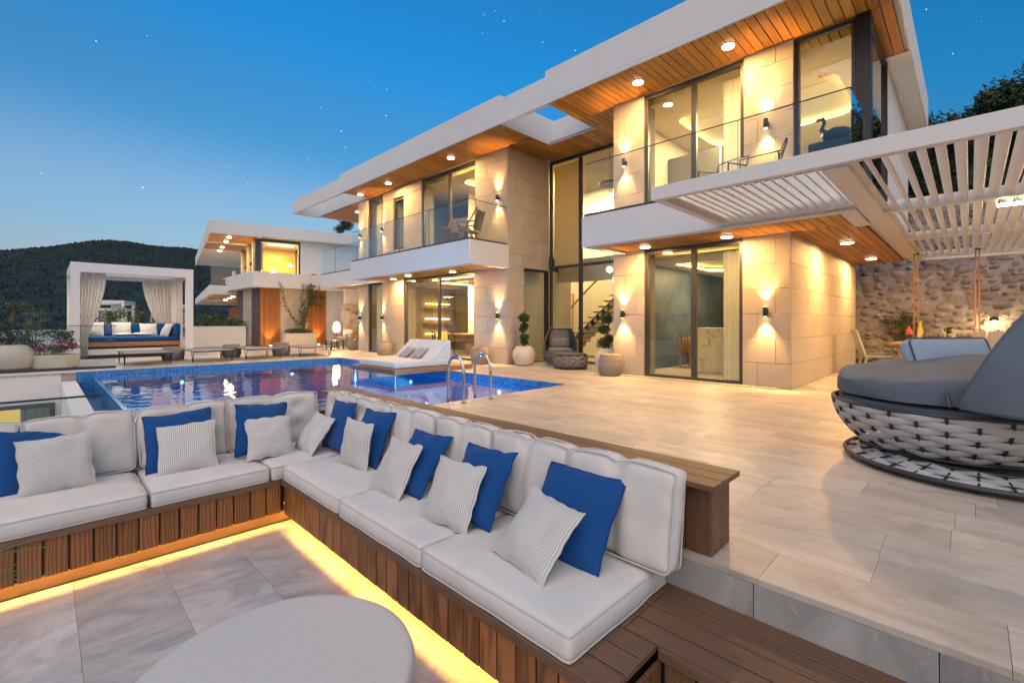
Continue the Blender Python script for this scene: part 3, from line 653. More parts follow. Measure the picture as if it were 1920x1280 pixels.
# coping slabs round the pool
cop = [(6.90, 7.22, y, min(y + .9, 15.2)) for y in [5.0 + .9 * i for i in range(12)] if y < 15.15]
cop += [(x, min(x + .9, 6.9), 5.0, 5.38) for x in (2.62, 3.52, 4.42, 5.32, 6.22)] + [(x, min(x + .9, 6.9), 14.86, 15.2) for x in [.0 + .9 * i for i in range(8)]] + [(-.66, 0, 14.86, 15.2)]
cand = [c for c in cand if not (c[0] < 7.2 and c[1] > 2.3 and c[2] >= 4.999 and c[3] < 15.3 and c[0] < 6.9)]
def px_size(c):
    cx, cy_ = (c[0] + c[1]) / 2, (c[2] + c[3]) / 2; d = .7112 * cx + .7030 * cy_; l = .7030 * cx - .7112 * cy_
    if d < .5 or abs(l / d) > 1.25: return 0
    return (c[1] - c[0]) * (c[3] - c[2]) / d ** 3
allt = sorted(cand + cop, key=px_size, reverse=True)
for c in allt[:290]:
    g = .0007; me = beveled_box(c[1] - c[0] - 2 * g, c[3] - c[2] - 2 * g, .03, .0006, TRAV, 'paver')
    piece(me, 'paver', terr, Vector(((c[0] + c[1]) / 2, (c[2] + c[3]) / 2, -.015 + rt.uniform(-.0005, .0005))) - pw)
m = MB()
for c in allt[290:]: m.box(c[0] + .001, c[1] - .001, c[2] + .001, c[3] - .001, -.03, 0)
m.build('paver_field', TRAV, terr, kind='stuff')
# stone riser along the sunken seating, vertical slabs
for y in [-2.4 + .62 * i for i in range(12)]:
    if y < 5.0: bx('riser_slab', TRAVR, terr, 2.262, 2.30, y + .002, min(y + .618, 5.0), -.60, -.0325, bevel=.002)
# pool shell
ps = MB().box(.80, 6.92, 5.36, 14.87, -1.9, -1.55).box(6.90, 6.93, 5.36, 14.87, -1.55, -.004).box(.80, 6.9, 14.85, 14.88, -1.55, -.004).box(.94, 6.9, 5.36, 5.38, -1.55, -.004)
ps.box(.84, .97, 5.38, 14.85, -1.55, WZ - .012)
ps.box(4.6, 6.9, 5.38, 9.0, -1.55, -.62)                         # shallow shelf by the ladder corner
pool = struct('swimming_pool', ps.build('swimming_pool', MOSA))
tr_ = MB().box(.56, .84, 5.38, 14.85, -1.2, -.80).box(.555, .84, 14.84, 14.868, -.8, -.004)
tr_.build('overflow_trough', MOSA, pool)
wt = MB().add([(.90, 5.382, WZ), (6.898, 5.382, WZ), (6.898, 14.848, WZ), (.90, 14.848, WZ)], [(0, 1, 2, 3)]); struct('pool_water', wt.build('pool_water', WATER))
wt = MB().add([(.57, 5.4, -.5), (.838, 5.4, -.5), (.838, 14.83, -.5), (.57, 14.83, -.5)], [(0, 1, 2, 3)]); struct('trough_water', wt.build('trough_water', WATER2))
foam = MB()
for i in range(60):
    y = 5.5 + i * .155; foam.box(.845 + .004 * math.sin(i), .965, y, y + .15, WZ - .006, WZ + .001 + .002 * math.sin(i * 2.1))
PL = [(5.15, 5.6), (6.85, 7.2), (6.85, 10.6), (5.2, 10.7), (5.4, 14.8), (2.4, 5.6), (2.6, 14.8), (3.9, 5.6)]
for i, (x, y) in enumerate(PL):
    z = -.42 if i not in (1,) else -.34; onx = x > 6.8
    if i == 3: p_ = MB().lathe([(.04, -.61), (.04, -.59)], 16, (x, 9.2, -.35))
    elif onx: p_ = MB().tube([(6.9, y, z), (6.885, y, z)], .045, 16)
    elif y < 6: p_ = MB().tube([(x, 5.38, z), (x, 5.395, z)], .045, 16)
    else: p_ = MB().tube([(x, 14.85, z), (x, 14.835, z)], .045, 16)
    o = p_.build('pool_light', POOLL, pool)
    dirv = (-1, 0, -.25) if onx else ((0, 1, -.2) if y < 6 else (0, -1, -.2))
    if i == 3: lamp('POINT', o, (x, 9.2, -.8), 8, (.35, .8, 1), .01)
    else:
        lamp('SPOT', o, (x + dirv[0] * .06 if onx else x, y if onx else (5.44 if y < 6 else 14.78), z), 420, (.28, .80, 1), .015, Vector(dirv).to_track_quat('-Z', 'Y').to_euler(), math.radians(140), .8)
# white drop on the left: trough wall, retaining wall, lower window
struct('trough_wall', bx('trough_wall', WHITE, None, .30, .557, 5.3, 14.86, -3.4, -.2, bevel=.01))
struct('retaining_wall', MB().box(-14, .299, 14.885, 14.899, -3.4, -.036).build('retaining_wall', WHITE))
lwn = MB().box(-2.6, .2, 14.82, 14.88, -.74, -.66).box(.12, .2, 14.82, 14.88, -3.2, -.741).box(-1.4, -1.34, 14.82, 14.88, -3.2, -.741).build('lower_window', METD)
tag(lwn, 'lit window with drawn curtain in the white wall far below the left end of the pool', 'window')
bx('pane', GLASS, lwn, -2.6, .118, 14.85, 14.86, -3.2, -.745)
bx('glowing_blind', emis('self_glowing_curtain', (1, .62, .18), .9), lwn, -1.2, -.35, 14.87, 14.885, -3.2, -.75)  # no lamp behind: the blind's own emission stands in for the backlight
bx('drape', M('green_grey_drape', (.30, .34, .28), .8, var=.6, vscale=3, stretch=(9, 1, .2)), lwn, -.33, .118, 14.87, 14.885, -3.2, -.75)
struct('lower_patio', bx('lower_patio', TRAVP, None, -14, .3, 5.3, 14.9, -3.5, -3.4))
# ---------------------------------------------------------------- sunken seating area
pit = struct('pit_floor', MB().box(-6, 2.28, -4, 5.05, -.70, -.607).build('pit_floor', GROUT)); pw = wl(pit)
for i in range(14):
    x = -4.0 + i * .46; y = -3.4 - (i % 3) * .31
    while y < 4.26:
        a, b = max(y, -3.4), min(y + .92, 4.26)
        if b - a > .1 and x < 1.55:
            me = beveled_box(.4585, b - a - .0015, .03, .0008, TRAVP, 'paver'); piece(me, 'paver', pit, Vector((x + .23, (a + b) / 2, -.592 + rt.uniform(-.0005, .0005))) - pw)
        y += .92
struct('pit_back_wall', MB().box(-6, 2.29, 5.05, 5.28, -3.4, -.05).build('pit_back_wall', WHITE))
ZD = -.182; ZF = -.577
bench = thing('corner_bench', 'L shaped timber bench with upright ash slats and warm light glowing beneath', 'bench', (1.46, 4.21, ZF))
pw = wl(bench)
bx('seat_carcass', METB, bench, 1.50, 2.255, 1.12, 4.26, -.415, ZD - .03); bx('seat_carcass', METB, bench, -3.0, 2.255, 4.261, 5.04, -.415, ZD - .03)
# seat deck boards
for i in range(7):
    a = 2.26 - .1188 * (i + 1); bx('seat_board', DECK, bench, a + .008, a + .1188, .925 if i > 3 else 1.082, 4.2, ZD - .028, ZD - .001, bevel=.003)
for i in range(6):
    a = 4.203 + i * .137; bx('seat_board', DECKX, bench, -3.0, 2.26, a, a + .129, ZD - .028, ZD - .001, bevel=.003)
# trim strip and slats, x run (faces -x) and y run (faces -y)
bx('trim_board', DECK, bench, 1.425, 1.439, .93, 4.19, ZD - .045, ZD, bevel=.002); bx('trim_board', DECKX, bench, -3.0, 1.424, 4.176, 4.2, ZD - .045, ZD, bevel=.002)
me = beveled_box(.02, .110, .245, .004, FASC, 'slat'); y = .992; n = 0
while y < 4.17:
    piece(me, 'slat', bench, Vector((1.455, y, -.35 + random.uniform(-.002, .002))) - pw); y += .1195
me2 = beveled_box(.110, .02, .245, .004, FASC, 'slat'); x = 1.377
while x > -2.9:
    piece(me2, 'slat', bench, Vector((x, 4.209, -.35 + random.uniform(-.002, .002))) - pw); x -= .1195
bx('slat_backing', METB, bench, 1.468, 1.49, .94, 4.22, -.470, ZD - .03); bx('slat_backing', METB, bench, -2.98, 1.467, 4.221, 4.228, -.470, ZD - .03)
bx('plinth', PLINTH, bench, 1.545, 1.57, .98, 4.282, ZF + .0, -.416); bx('plinth', PLINTH, bench, -2.98, 1.57, 4.283, 4.30, ZF + .0, -.416)
bx('led_strip', LED, bench, 1.530, 1.540, 1.0, 4.25, -.427, -.419); bx('led_strip', LED, bench, -2.9, 1.50, 4.270, 4.278, -.427, -.419)
LC = (1, .56, .11)
lamp('AREA', bench, (1.532, 2.6, -.430), 4.2, LC, 3.2, (0, math.radians(0), 0), sy=.02).rotation_euler = (0, 0, PI / 2)
lamp('AREA', bench, (-.7, 4.268, -.430), 5.8, LC, 4.3, (0, 0, 0), sy=.02)
# deck step running on to the right, with its own slatted face
deck = thing('deck_step', 'dark timber step beside the stone riser at the lower right, stepping round the bench end', 'step', (1.8, .5, ZF))
for i in range(4):
    a = 2.26 - .1188 * (i + 1); bx('deck_board', DECK, deck, a + .008, a + .1188, -2.4, 1.078, ZD - .028, ZD - .001, bevel=.003)
bx('trim_board', DECK, deck, 1.768, 1.786, -2.4, .908, ZD - .045, ZD, bevel=.002)
me = beveled_box(.02, .125, .36, .003, DECKV, 'slat'); y = .83
while y > -1.6: piece(me, 'slat', deck, Vector((1.80, y, -.42)) - wl(deck)); y -= .137
me = beveled_box(.11, .02, .36, .003, DECKV, 'slat')
for x in (1.50, 1.617, 1.734): piece(me, 'slat', deck, Vector((x, .915, -.42)) - wl(deck))
bx('step_carcass', METB, deck, 1.812, 2.255, -2.4, .92, -.57, ZD - .03)
bx('floor_board', DECKX, deck, 1.45, 1.788, -.5, .90, ZF + .001, ZF + .02)
# timber ledge behind the backrests
led = thing('timber_ledge', 'long raised timber ledge on the terrace edge behind the right backrests', 'ledge', (2.42, .9, 0))
bx('ledge_core', METB, led, 2.32, 2.53, .93, 5.2, 0.002, .335)
for i in range(3):
    a = 2.20 + i * .116; bx('ledge_board', DECK, led, a, a + .108, .85, 5.25, .357, .385, bevel=.003)
me = beveled_box(.018, .128, .352, .003, DECKV, 'slat'); y = .97
while y < 5.2:
    piece(me, 'slat', led, Vector((2.31, y, .178)) - wl(led)); piece(me, 'slat', led, Vector((2.541, y, .178)) - wl(led)); y += .132
me = beveled_box(.11, .018, .352, .003, DECKV, 'slat')
for x in (2.365, 2.482): piece(me, 'slat', led, Vector((x, .91, .178)) - wl(led))
led2 = thing('timber_ledge', 'short timber ledge behind the left backrests of the sunken lounge', 'ledge', (.9, 5.15, 0))
for i in range(2):
    a = 5.04 + i * .1; bx('ledge_board', DECKX, led2, .45, 2.19, a, a + .096, .16, .19, bevel=.003)
bx('ledge_core', METB, led2, .47, 2.19, 5.06, 5.2, -.05, .158)
# ---------------------------------------------------------------- cushions of the sunken lounge
def piping(loop, r, name, mat, parent):
    o = MB().tube(loop, r, 5, closed=True).build(name, mat, parent, world=False); return o
def seat_cushion(cx, cy_, sx, sy, label, rz=0, seed=0):
    t = thing('seat_cushion', label, 'cushion', (cx, cy_, ZD), rz, 'seat cushions of the sunken lounge')
    me, lp = cushion_mesh('cushion_cover', sx - .008, sy - .008, .115, FAB, r=.018, crown=.028, seed=seed, n=30, wr=.008, bulge=.006)
    o = bpy.data.objects.new('cushion_cover', me); COL.objects.link(o); o.parent = t
    for wv, nm in ((.97, 'piping'), (.05, 'piping')): piping(lp(wv), .0045, nm, FABP, t)
    return t
seat_cushion(1.845, 1.605, .83, 1.01, 'light grey seat cushion nearest the camera, at the open end of the right bench', seed=1)
seat_cushion(1.845, 2.615, .83, 1.0, 'light grey seat cushion in the middle of the right bench run', seed=2)
seat_cushion(1.845, 3.64, .83, 1.04, 'light grey seat cushion of the right bench next to the corner', seed=3)
seat_cushion(1.80, 4.605, .90, .86, 'light grey square seat cushion filling the bench corner', seed=4)
seat_cushion(.945, 4.605, .80, .86, 'light grey seat cushion of the left bench next to the corner', seed=5)
seat_cushion(.055, 4.605, .96, .86, 'light grey seat cushion at the left edge of the picture', seed=6)
def back_dent(w_, tuft, seed):
    def f(p, a, b, c):
        # front of the back cushion is -y; crease down the middle, buttons when tufted
        if b < .3:
            k = math.exp(-(a / .10) ** 2) * (.028 if not tuft else .014); p.y += k * (1 - b) * .5
            if tuft:
                for (ta, tc) in ((0, .1), (-.5, .45), (.5, .45), (-.5, -.35), (.5, -.35)):
                    r2 = ((a - ta) * w_ / .6) ** 2 + ((c - tc)) ** 2; p.y += .05 * math.exp(-r2 / .035) * (1 - b) * .5
                    ang = math.atan2(c - tc, a - ta); p.y += .008 * math.exp(-r2 / .12) * math.cos(ang * 6 + seed) * (1 - b) * .5
        if c > .3: p.z -= .022 * math.exp(-(a / .13) ** 2) * c
        e = abs(a) ** 4; p.z -= .018 * e * max(c, 0)
        return p
    return f
def back_cushion(x, y, wd, rz, label, tuft=False, seed=0, hgt=.478, lean=.14, thk=.125):
    t = thing('back_cushion', label, 'cushion', (x, y, ZD + .135), rz, 'back cushions of the sunken lounge')
    t.rotation_euler = (-lean, 0, rz)
    me, lp = cushion_mesh('cushion_cover', wd - .006, thk, hgt, FAB, r=.03, crown=.012, seed=seed, n=30, wr=.018, bulge=.022, dent=back_dent(wd, tuft, seed))
    o = bpy.data.objects.new('cushion_cover', me); COL.objects.link(o); o.parent = t
    # piping round the front and rear faces
    for yy in (-.97, .97):
        L_ = []; W2, H2 = (wd - .006) / 2, hgt; r_ = .035
        for px_, pz in rrect(-W2, W2, 0, H2, r_, 5):
            dz = -.022 * math.exp(-((px_ / W2) / .13) ** 2) - .018 * (abs(px_) / W2) ** 4 if pz > H2 * .8 else 0
            L_.append((px_, yy * thk / 2 * .93, pz + dz + (.006 if pz > H2 * .8 else 0)))
        # subdivide the long top edge so the piping follows the crease
        out = []
        for i in range(len(L_)):
            p, q = Vector(L_[i]), Vector(L_[(i + 1) % len(L_)]); n = max(1, int((q - p).length / .03))
            for k in range(n):
                u = p.lerp(q, k / n)
                if u.z > H2 * .9: u.z = H2 + .008 - .022 * math.exp(-((u.x / W2) / .13) ** 2) - .018 * (abs(u.x) / W2) ** 4
                out.append(tuple(u))
        MB().tube(out, .0055, 5, closed=True).build('piping', FABP, t, world=False)
    return t
BL = ['light grey back cushion at the open end of the right bench, against the timber ledge', 'light grey back cushion second from the open end of the right bench',
      'light grey back cushion in the middle of the right bench', 'light grey back cushion of the right bench, second from the corner', 'tufted light grey back cushion of the right bench beside the corner']
for i, (y0, y1) in enumerate(((1.0, 1.64), (1.645, 2.29), (2.295, 2.93), (2.935, 3.57), (3.575, 4.2))):
    back_cushion(2.115, (y0 + y1) / 2, y1 - y0, -PI / 2, BL[i], tuft=i >= 4, seed=i * 2.3)
back_cushion(2.13, 4.53, .66, -PI / 2, 'tufted light grey corner back cushion on the right side of the bench corner', tuft=True, seed=14)
for i, (x0, x1, tf, lb) in enumerate(((1.20, 2.03, True, 'wide tufted light grey back cushion left of the bench corner'), (.56, 1.195, True, 'tufted light grey back cushion right of the deep gap in the left bench'),
                                     (-.10, .535, False, 'plain light grey back cushion left of the deep gap in the left bench'), (-.76, -.105, False, 'light grey back cushion cut by the left edge of the picture'))):
    back_cushion((x0 + x1) / 2, 4.89, x1 - x0, 0, lb, tuft=tf, seed=20 + i * 1.7)
PIL = [('S', 1.749, 1.55, .096, -1.63, -.773, .104, .383, 'striped pillow nearest the camera, tilted against the big blue pillow'), ('B', 1.957, 1.492, .146, -1.517, -.612, .019, .476, 'blue pillow nearest the camera, at the open end of the right bench'),
       ('S', 1.75, 2.238, .119, -1.42, -.502, .033, .384, 'striped pillow second from the open end of the right bench'), ('B', 1.913, 2.189, .149, -1.607, -.57, -.049, .46, 'blue pillow second from the open end of the right bench'),
       ('S', 1.774, 2.918, .114, -1.531, -.524, .002, .389, 'striped pillow third from the open end of the right bench'), ('B', 1.922, 2.868, .137, -1.611, -.646, -.04, .46, 'blue pillow third from the open end of the right bench'),
       ('S', 1.834, 3.637, .139, -1.479, -.183, .015, .388, 'upright striped pillow fourth from the open end, near the corner'), ('B', 1.992, 3.681, .165, -1.546, -.454, -.047, .464, 'blue pillow fourth from the open end, near the corner'),
       ('S', 1.80, 4.404, .112, -1.506, -.584, .069, .377, 'striped pillow leaning in the bench corner'), ('B', 1.985, 4.291, .171, -1.60, -.312, -.044, .454, 'blue pillow leaning in the bench corner'),
       ('T', 1.442, 4.509, .12, -.011, -.496, .049, .379, 'striped pillow on the left bench closest to the corner'), ('B', 1.416, 4.63, .18, .10, -.25, .096, .45, 'blue pillow on the left bench closest to the corner'),
       ('S', .843, 4.588, .132, -.194, -.461, -.045, .398, 'striped pillow in the middle of the left bench'), ('B', .809, 4.726, .17, -.156, -.462, -.069, .469, 'blue pillow in the middle of the left bench'),
       ('T', .071, 4.673, .14, .042, -.345, -.037, .397, 'striped pillow at the far left of the left bench'), ('B', .001, 4.83, .156, .119, -.40, .017, .48, 'blue pillow at the far left of the left bench')]
for i, (k, x, y, z, yaw, le, ro, s, lb) in enumerate(PIL):
    me, edge = pillow_mesh('pillow_cover', s * 1.02, .135 if k == 'B' else .12, {'S': STRV, 'T': STRH, 'B': BLUE}[k], seed=i * 1.37, pinch=.07)
    t = thing('throw_pillow', lb, 'pillow', (x, y, z), 0, 'blue throw pillows' if k == 'B' else 'striped throw pillows')
    t.rotation_euler = (Matrix.Rotation(yaw, 3, 'Z') @ Matrix.Rotation(le, 3, 'X') @ Matrix.Rotation(ro, 3, 'Y')).to_euler()
    o = bpy.data.objects.new('pillow_cover', me); COL.objects.link(o); o.parent = t
    MB().tube(edge, .005 if k == 'B' else .003, 5, closed=True).build('piping', BLUEP if k == 'B' else FABP, t, world=False)
# round cast table
prof = [(.0, ZF), (.36, ZF), (.38, ZF + .01), (.41, ZF + .08), (.47, ZF + .25), (.50, ZF + .36), (.505, ZF + .395), (.498, ZF + .415), (.485, ZF + .424), (.46, ZF + .4265), (0, ZF + .4265)]
o = MB().lathe(prof, 96, (.62, 1.85, 0), cap=False).build('coffee_table', TABLE); tag(o, 'round cast stone drum table in the middle of the sunken lounge', 'table')
# tips of an ornamental grass reaching in from the left
g = MB()
for i, (tx, tz, mz) in enumerate(((-.01, .15, .02), (.03, .09, .10), (-.03, -.02, .10), (-.06, -.05, .04), (-.08, .02, .09), (.01, -.07, .03), (-.10, .12, -.02))):
    P0, P1, P2 = Vector((-.62, 3.1 + i * .03, -.56)), Vector((-.42, 3.1 + i * .02, mz + .12)), Vector((tx, 3.08 + i * .02, tz))
    g.tube([P0 * (1 - t) ** 2 + P1 * 2 * t * (1 - t) + P2 * t * t for t in [k / 12 for k in range(13)]], [.006 * (1 - k / 13) + .0022 for k in range(13)], 5)
for i in range(30):
    a = i * 2.4; pts = [(-.75 + (.05 + .25 * t * (.6 + .4 * math.sin(i * 3))) * math.cos(a) * t * 1.2, 3.15 + .3 * math.sin(a) * t * t, -.57 + .45 * t - .25 * t * t) for t in [k / 6 for k in range(7)]]
    g.tube(pts, [.004 * (1 - k / 7) + .0008 for k in range(7)], 4)
tag(g.build('ornamental_grass', LEAF3), 'thin arching grass blades reaching in at the left edge in front of the slats', 'grass plant')
# ---------------------------------------------------------------- wall lamps
def sconce(y, z, label, e=1.0):
    t = thing('wall_lamp', label, 'wall lamp', (9.0, y, z), 0, 'up and down wall lamps on the villa')
    MB().lathe([(.036, -.085), (.038, -.082), (.038, .082), (.036, .085)], 20, (-.075, 0, 0)).build('lamp_body', METB, t, world=False)
    MB().box(-.04, .0, -.03, .03, -.04, .04).build('wall_bracket', METB, t, world=False)
    for s in (1, -1):
        MB().lathe([(.028, s * .0855), (.028, s * .0865)], 16, (-.075, 0, 0)).build('bulb_lens', BULB, t, world=False)
        lamp('SPOT', t, (9.0 - .085, y, z + s * .095), 42 * e, (1, .56, .20), .03, (PI if s > 0 else 0, 0, 0), math.radians(78), .75)
SL = {2.57: ('ground', 'on the stone pier right of the sliding door'), 5.43: ('ground', 'on the stone pier left of the sliding door'), 9.42: ('ground', 'on the wide pier left of the tall hall window'),
      15.70: ('ground', 'on the pier left of the wide dining window'), 17.43: ('ground', 'on the last pier beside the far armchair')}
for y, (a, b) in SL.items(): sconce(y, 1.345, 'lit black cylinder lamp low ' + b)
for y, b in ((2.56, 'on the upper pier right of the balcony door, above the slatted chair'), (5.39, 'on the upper pier left of the balcony door'), (9.42, 'beside the left balcony chair'), (15.71, 'on the upper pier left of the slot window'), (17.42, 'on the last upper pier at the far left')):
    sconce(y, 4.645, 'lit black lamp ' + b)
# ---------------------------------------------------------------- pots, stools, ottoman, egg chair
def topiary(x, y, label, balls, r, h, sd, scale=1):
    t = thing('potted_topiary', label, 'potted plant', (x, y, 0), 0, 'cloud pruned trees in round pots')
    MB().lathe([(.16, 0), (.24, .03), (r * .93, h * .3), (r, h * .52), (r * .93, h * .76), (r * .66, h * .97), (r * .6, h), (r * .56, h), (r * .55, h - .05), (0, h - .06)], 40, (0, 0, 0), cap=False).build('round_pot', CERAM, t, world=False)
    tk = [(0, 0, h - .08), (.03, .02, h + .15), (-.04, .0, h + .35), (.03, .01, h + .55), (-.02, 0, h + .75), (0, 0, h + .95)]
    MB().tube(tk, [.035, .03, .028, .024, .02, .014], 8).build('trunk', BARK, t, world=False)
    for i, (bx_, by_, bz, br) in enumerate(balls):
        leaves(MB(), (bx_, by_, bz), (br, br, br * .78), int(700 * (br / .16) ** 2), .027, sd + i, shell=.35).build('leaf_pad', LEAF, t, world=False)
    return t
topiary(9.22, 8.66, 'cloud pruned tree in a round cream pot left of the grey egg chair', [(.0, 0, 1.28, .17), (.02, 0, 1.06, .13), (-.03, .02, .98, .12), (.02, .0, .76, .14), (.05, .02, .62, .12)], .315, .52, 5)
topiary(9.33, 6.05, 'loose pruned tree in a round cream pot behind the tall wicker drum stool', [(.05, .06, 1.25, .17), (-.02, .1, 1.0, .16), (.08, .02, .8, .12), (-.05, .05, .68, .2)], .32, .56, 25)
def stool(x, y, r, h, label, mat=WICK, group='woven drum stools', top=True):
    t = thing('drum_stool', label, 'stool', (x, y, 0), 0, group); n = 11; prof = [(r * .80, .0)]
    for i in range(n + 1):
        s = i / n; rr = r * (.84 + .16 * math.sin(PI * s) ** .8); z = .01 + s * (h - .03)
        prof += [(rr - .006, z - .004), (rr, z + .4 * h / n), (rr - .006, z + .8 * h / n)] if i < n else []
    prof += [(r * .86, h - .015), (r * .84, h)]
    m = MB().lathe(prof, 44); m.build('woven_body', mat, t, world=False)
    rb_ = MB()
    for i in range(44):
        a = 2 * PI * i / 44; pts = [((r * (.84 + .16 * math.sin(PI * s) ** .8) + .001) * math.cos(a), (r * (.84 + .16 * math.sin(PI * s) ** .8) + .001) * math.sin(a), .01 + s * (h - .03)) for s in [k / 8 for k in range(9)]]
        rb_.tube(pts, .005, 4)
    rb_.build('vertical_canes', mat, t, world=False)
    if top: MB().lathe([(r * .86, h), (r * .87, h + .008), (r * .84, h + .014)], 36).build('seat_top', TEAK, t, world=False)
    return t
stool(8.72, 5.60, .255, .45, 'pale woven drum stool in front of the round pot, left of the sliding door')
stool(8.62, 9.80, .25, .45, 'pale woven drum stool beside the wide pier, behind the pool ladder')
stool(8.62, 14.95, .28, .47, 'pale woven drum stool at the pier left of the dining window')
stool(9.35, 18.75, .26, .42, 'pale woven drum stool in front of the far armchair')
GW = M('grey_wicker', (.27, .26, .25), .85, var=.5, vscale=60, objvar=.08)
stool(2.80, 17.4, .28, .40, 'grey woven drum stool in front of the white cabana, between lounger frames', GW)
stool(4.42, 17.5, .28, .42, 'grey woven drum stool right of the cabana, second from left', GW)
stool(5.85, 17.1, .28, .45, 'grey woven drum stool nearest the orange timber panel', GW)
def weave(t, prof, rows, ribs, mat_b, mat_r, amp=.012, name='belt', ex=1.0, y0=0, cx=0, cy_=0, a0=0, a1=2 * PI, rr=.009):
    """woven belts round a basket: prof(s) -> (radius, z) for s in 0..1, belts pass over and under upright ribs"""
    def P(s, a, off=0):
        r, z = prof(s); r2, z2 = prof(min(1, s + .02)); r1, z1 = prof(max(0, s - .02)); n = Vector((z2 - z1, -(r2 - r1))); n = n.normalized() if n.length else Vector((1, 0))
        return Vector((cx + (r + n.x * off) * math.cos(a) * ex, cy_ + (r + n.x * off) * math.sin(a), z + n.y * off))
    full = abs(a1 - a0 - 2 * PI) < 1e-6
    for k in range(rows):
        s0, s1 = k / rows, (k + 1) / rows; n = ribs * 8; v = []; f = []
        for i in range(n + (0 if full else 1)):
            a = a0 + (a1 - a0) * i / n; ph = PI * (i / 8) + PI * k; w_ = math.cos(ph); off = amp * w_; sq = .49 + .08 * (.5 + .5 * w_) ** .6; mid = (s0 + s1) / 2; hs = (s1 - s0) * sq * 1.06
            for ds, o2 in ((-hs, -.003), (-hs * .5, .004), (0, .0055), (hs * .5, .004), (hs, -.003)): v.append(P(min(1, max(0, mid + ds)), a, off + o2))
        m_ = n if full else n
        for i in range(m_):
            i2 = (i + 1) % (n if full else n + 1)
            for j in range(4): f.append((i * 5 + j, i2 * 5 + j, i2 * 5 + j + 1, i * 5 + j + 1))
        mb = MB().add(v, f); mb.sm = True; o = mb.build(name, mat_b, t, world=False)
    for i in range(ribs if full else ribs + 1):
        a = a0 + (a1 - a0) * i / ribs; MB().tube([P(s, a) for s in [q / 10 for q in range(11)]], rr, 6).build('rib', mat_r, t, world=False)
# ottoman
t = thing('woven_ottoman', 'low round woven ottoman with a flat top in front of the egg chair', 'ottoman', (9.36, 7.18, 0))
weave(t, lambda s: (.40 + .03 * math.sin(PI * s), .05 + s * .30), 5, 22, BELTD, METB, .01)
MB().lathe([(.0, .355), (.40, .355), (.415, .365), (.40, .378), (0, .382)], 40, cap=False).build('seat_top', BELTD, t, world=False)
MB().tube([(.41 * math.cos(a * PI / 20), .41 * math.sin(a * PI / 20), .04) for a in range(40)], .012, 6, closed=True).build('base_ring', METB, t, world=False)
MB().tube([(.41 * math.cos(a * PI / 20), .41 * math.sin(a * PI / 20), .36) for a in range(40)], .012, 6, closed=True).build('top_ring', METB, t, world=False)
for q in range(4): MB().tube([(.38 * math.cos(q * PI / 2 + .4), .38 * math.sin(q * PI / 2 + .4), 0), (.38 * math.cos(q * PI / 2 + .4), .38 * math.sin(q * PI / 2 + .4), .05)], .012, 6).build('foot', METB, t, world=False)
# egg chair, opening towards the pool (-x -y)
t = thing('egg_chair', 'grey woven egg shaped lounge chair with slate cushions in front of the hall window', 'armchair', (10.0, 8.02, 0), math.radians(-45))
def shellr(z): return .36 + .13 * math.sin(min(1, z / .75) * PI * .62) - max(0, z - .6) * .42
A0, A1 = math.radians(-52), math.radians(232)
weave(t, lambda s: (.34 + .12 * math.sin(s * PI * .6), .03 + s * .33), 6, 22, BELTD, METB, .010)
def shl(s): z = .36 + s * .62; return (.46 - .17 * s ** 2.2, z)
weave(t, shl, 10, 18, BELTD, METB, .010, a0=math.radians(-12) , a1=math.radians(192))
rim = []
for i in range(41):
    u = i / 40; a = math.radians(-12 - (0)) ; 
    s = math.sin(PI * u); r_, z_ = shl(s ** .6); ang = math.radians(-12 + 204 * u) if False else 0
arc = [((.46 - .17 * (math.sin(PI * u)) ** 1.6) * math.cos(math.radians(-14 + 208 * u)) * 1.02, (.46 - .1 * math.sin(PI * u)) * math.sin(math.radians(-14 + 208 * u)) * (1 - .62 * math.sin(PI * u)) - .0, .36 + .66 * math.sin(PI * u) ** .7) for u in [k / 40 for k in range(41)]]
MB().tube([(.46 * math.cos(math.radians(-14 - 152 * u)), .46 * math.sin(math.radians(-14 - 152 * u)) , .37) for u in [k / 20 for k in range(21)]], .018, 7).build('front_rim', BELTD, t, world=False)
MB().tube([(.30 * math.cos(a * PI / 16), .30 * math.sin(a * PI / 16), .99) for a in range(-1, 18)], .016, 7).build('top_rim', BELTD, t, world=False)
for sx in (-1, 1): MB().tube([(sx * (.45 - .15 * u ** 2), -.09 + .03 * u, .37 + .62 * u) for u in [k / 10 for k in range(11)]], .018, 7).build('side_rim', BELTD, t, world=False)
GC = M('taupe_grey_fabric', (.19, .18, .185), .9, spec=.2, bump=.3, bscale=12)
me, lp = cushion_mesh('seat_pad', .66, .6, .11, GC, r=.05, crown=.03, seed=3, n=18); piece(me, 'seat_pad', t, (0, 0, .34))
me, lp = cushion_mesh('back_pad', .58, .12, .52, GC, r=.05, crown=.02, seed=4, n=18, dent=back_dent(.6, False, 1)); piece(me, 'back_pad', t, (0, .20, .43), (-.18, 0, 0))
me, lp = cushion_mesh('lumbar_pad', .50, .12, .24, GC, r=.05, crown=.02, seed=5, n=18, bulge=.03); piece(me, 'lumbar_pad', t, (0, .05, .47), (-.25, 0, 0))
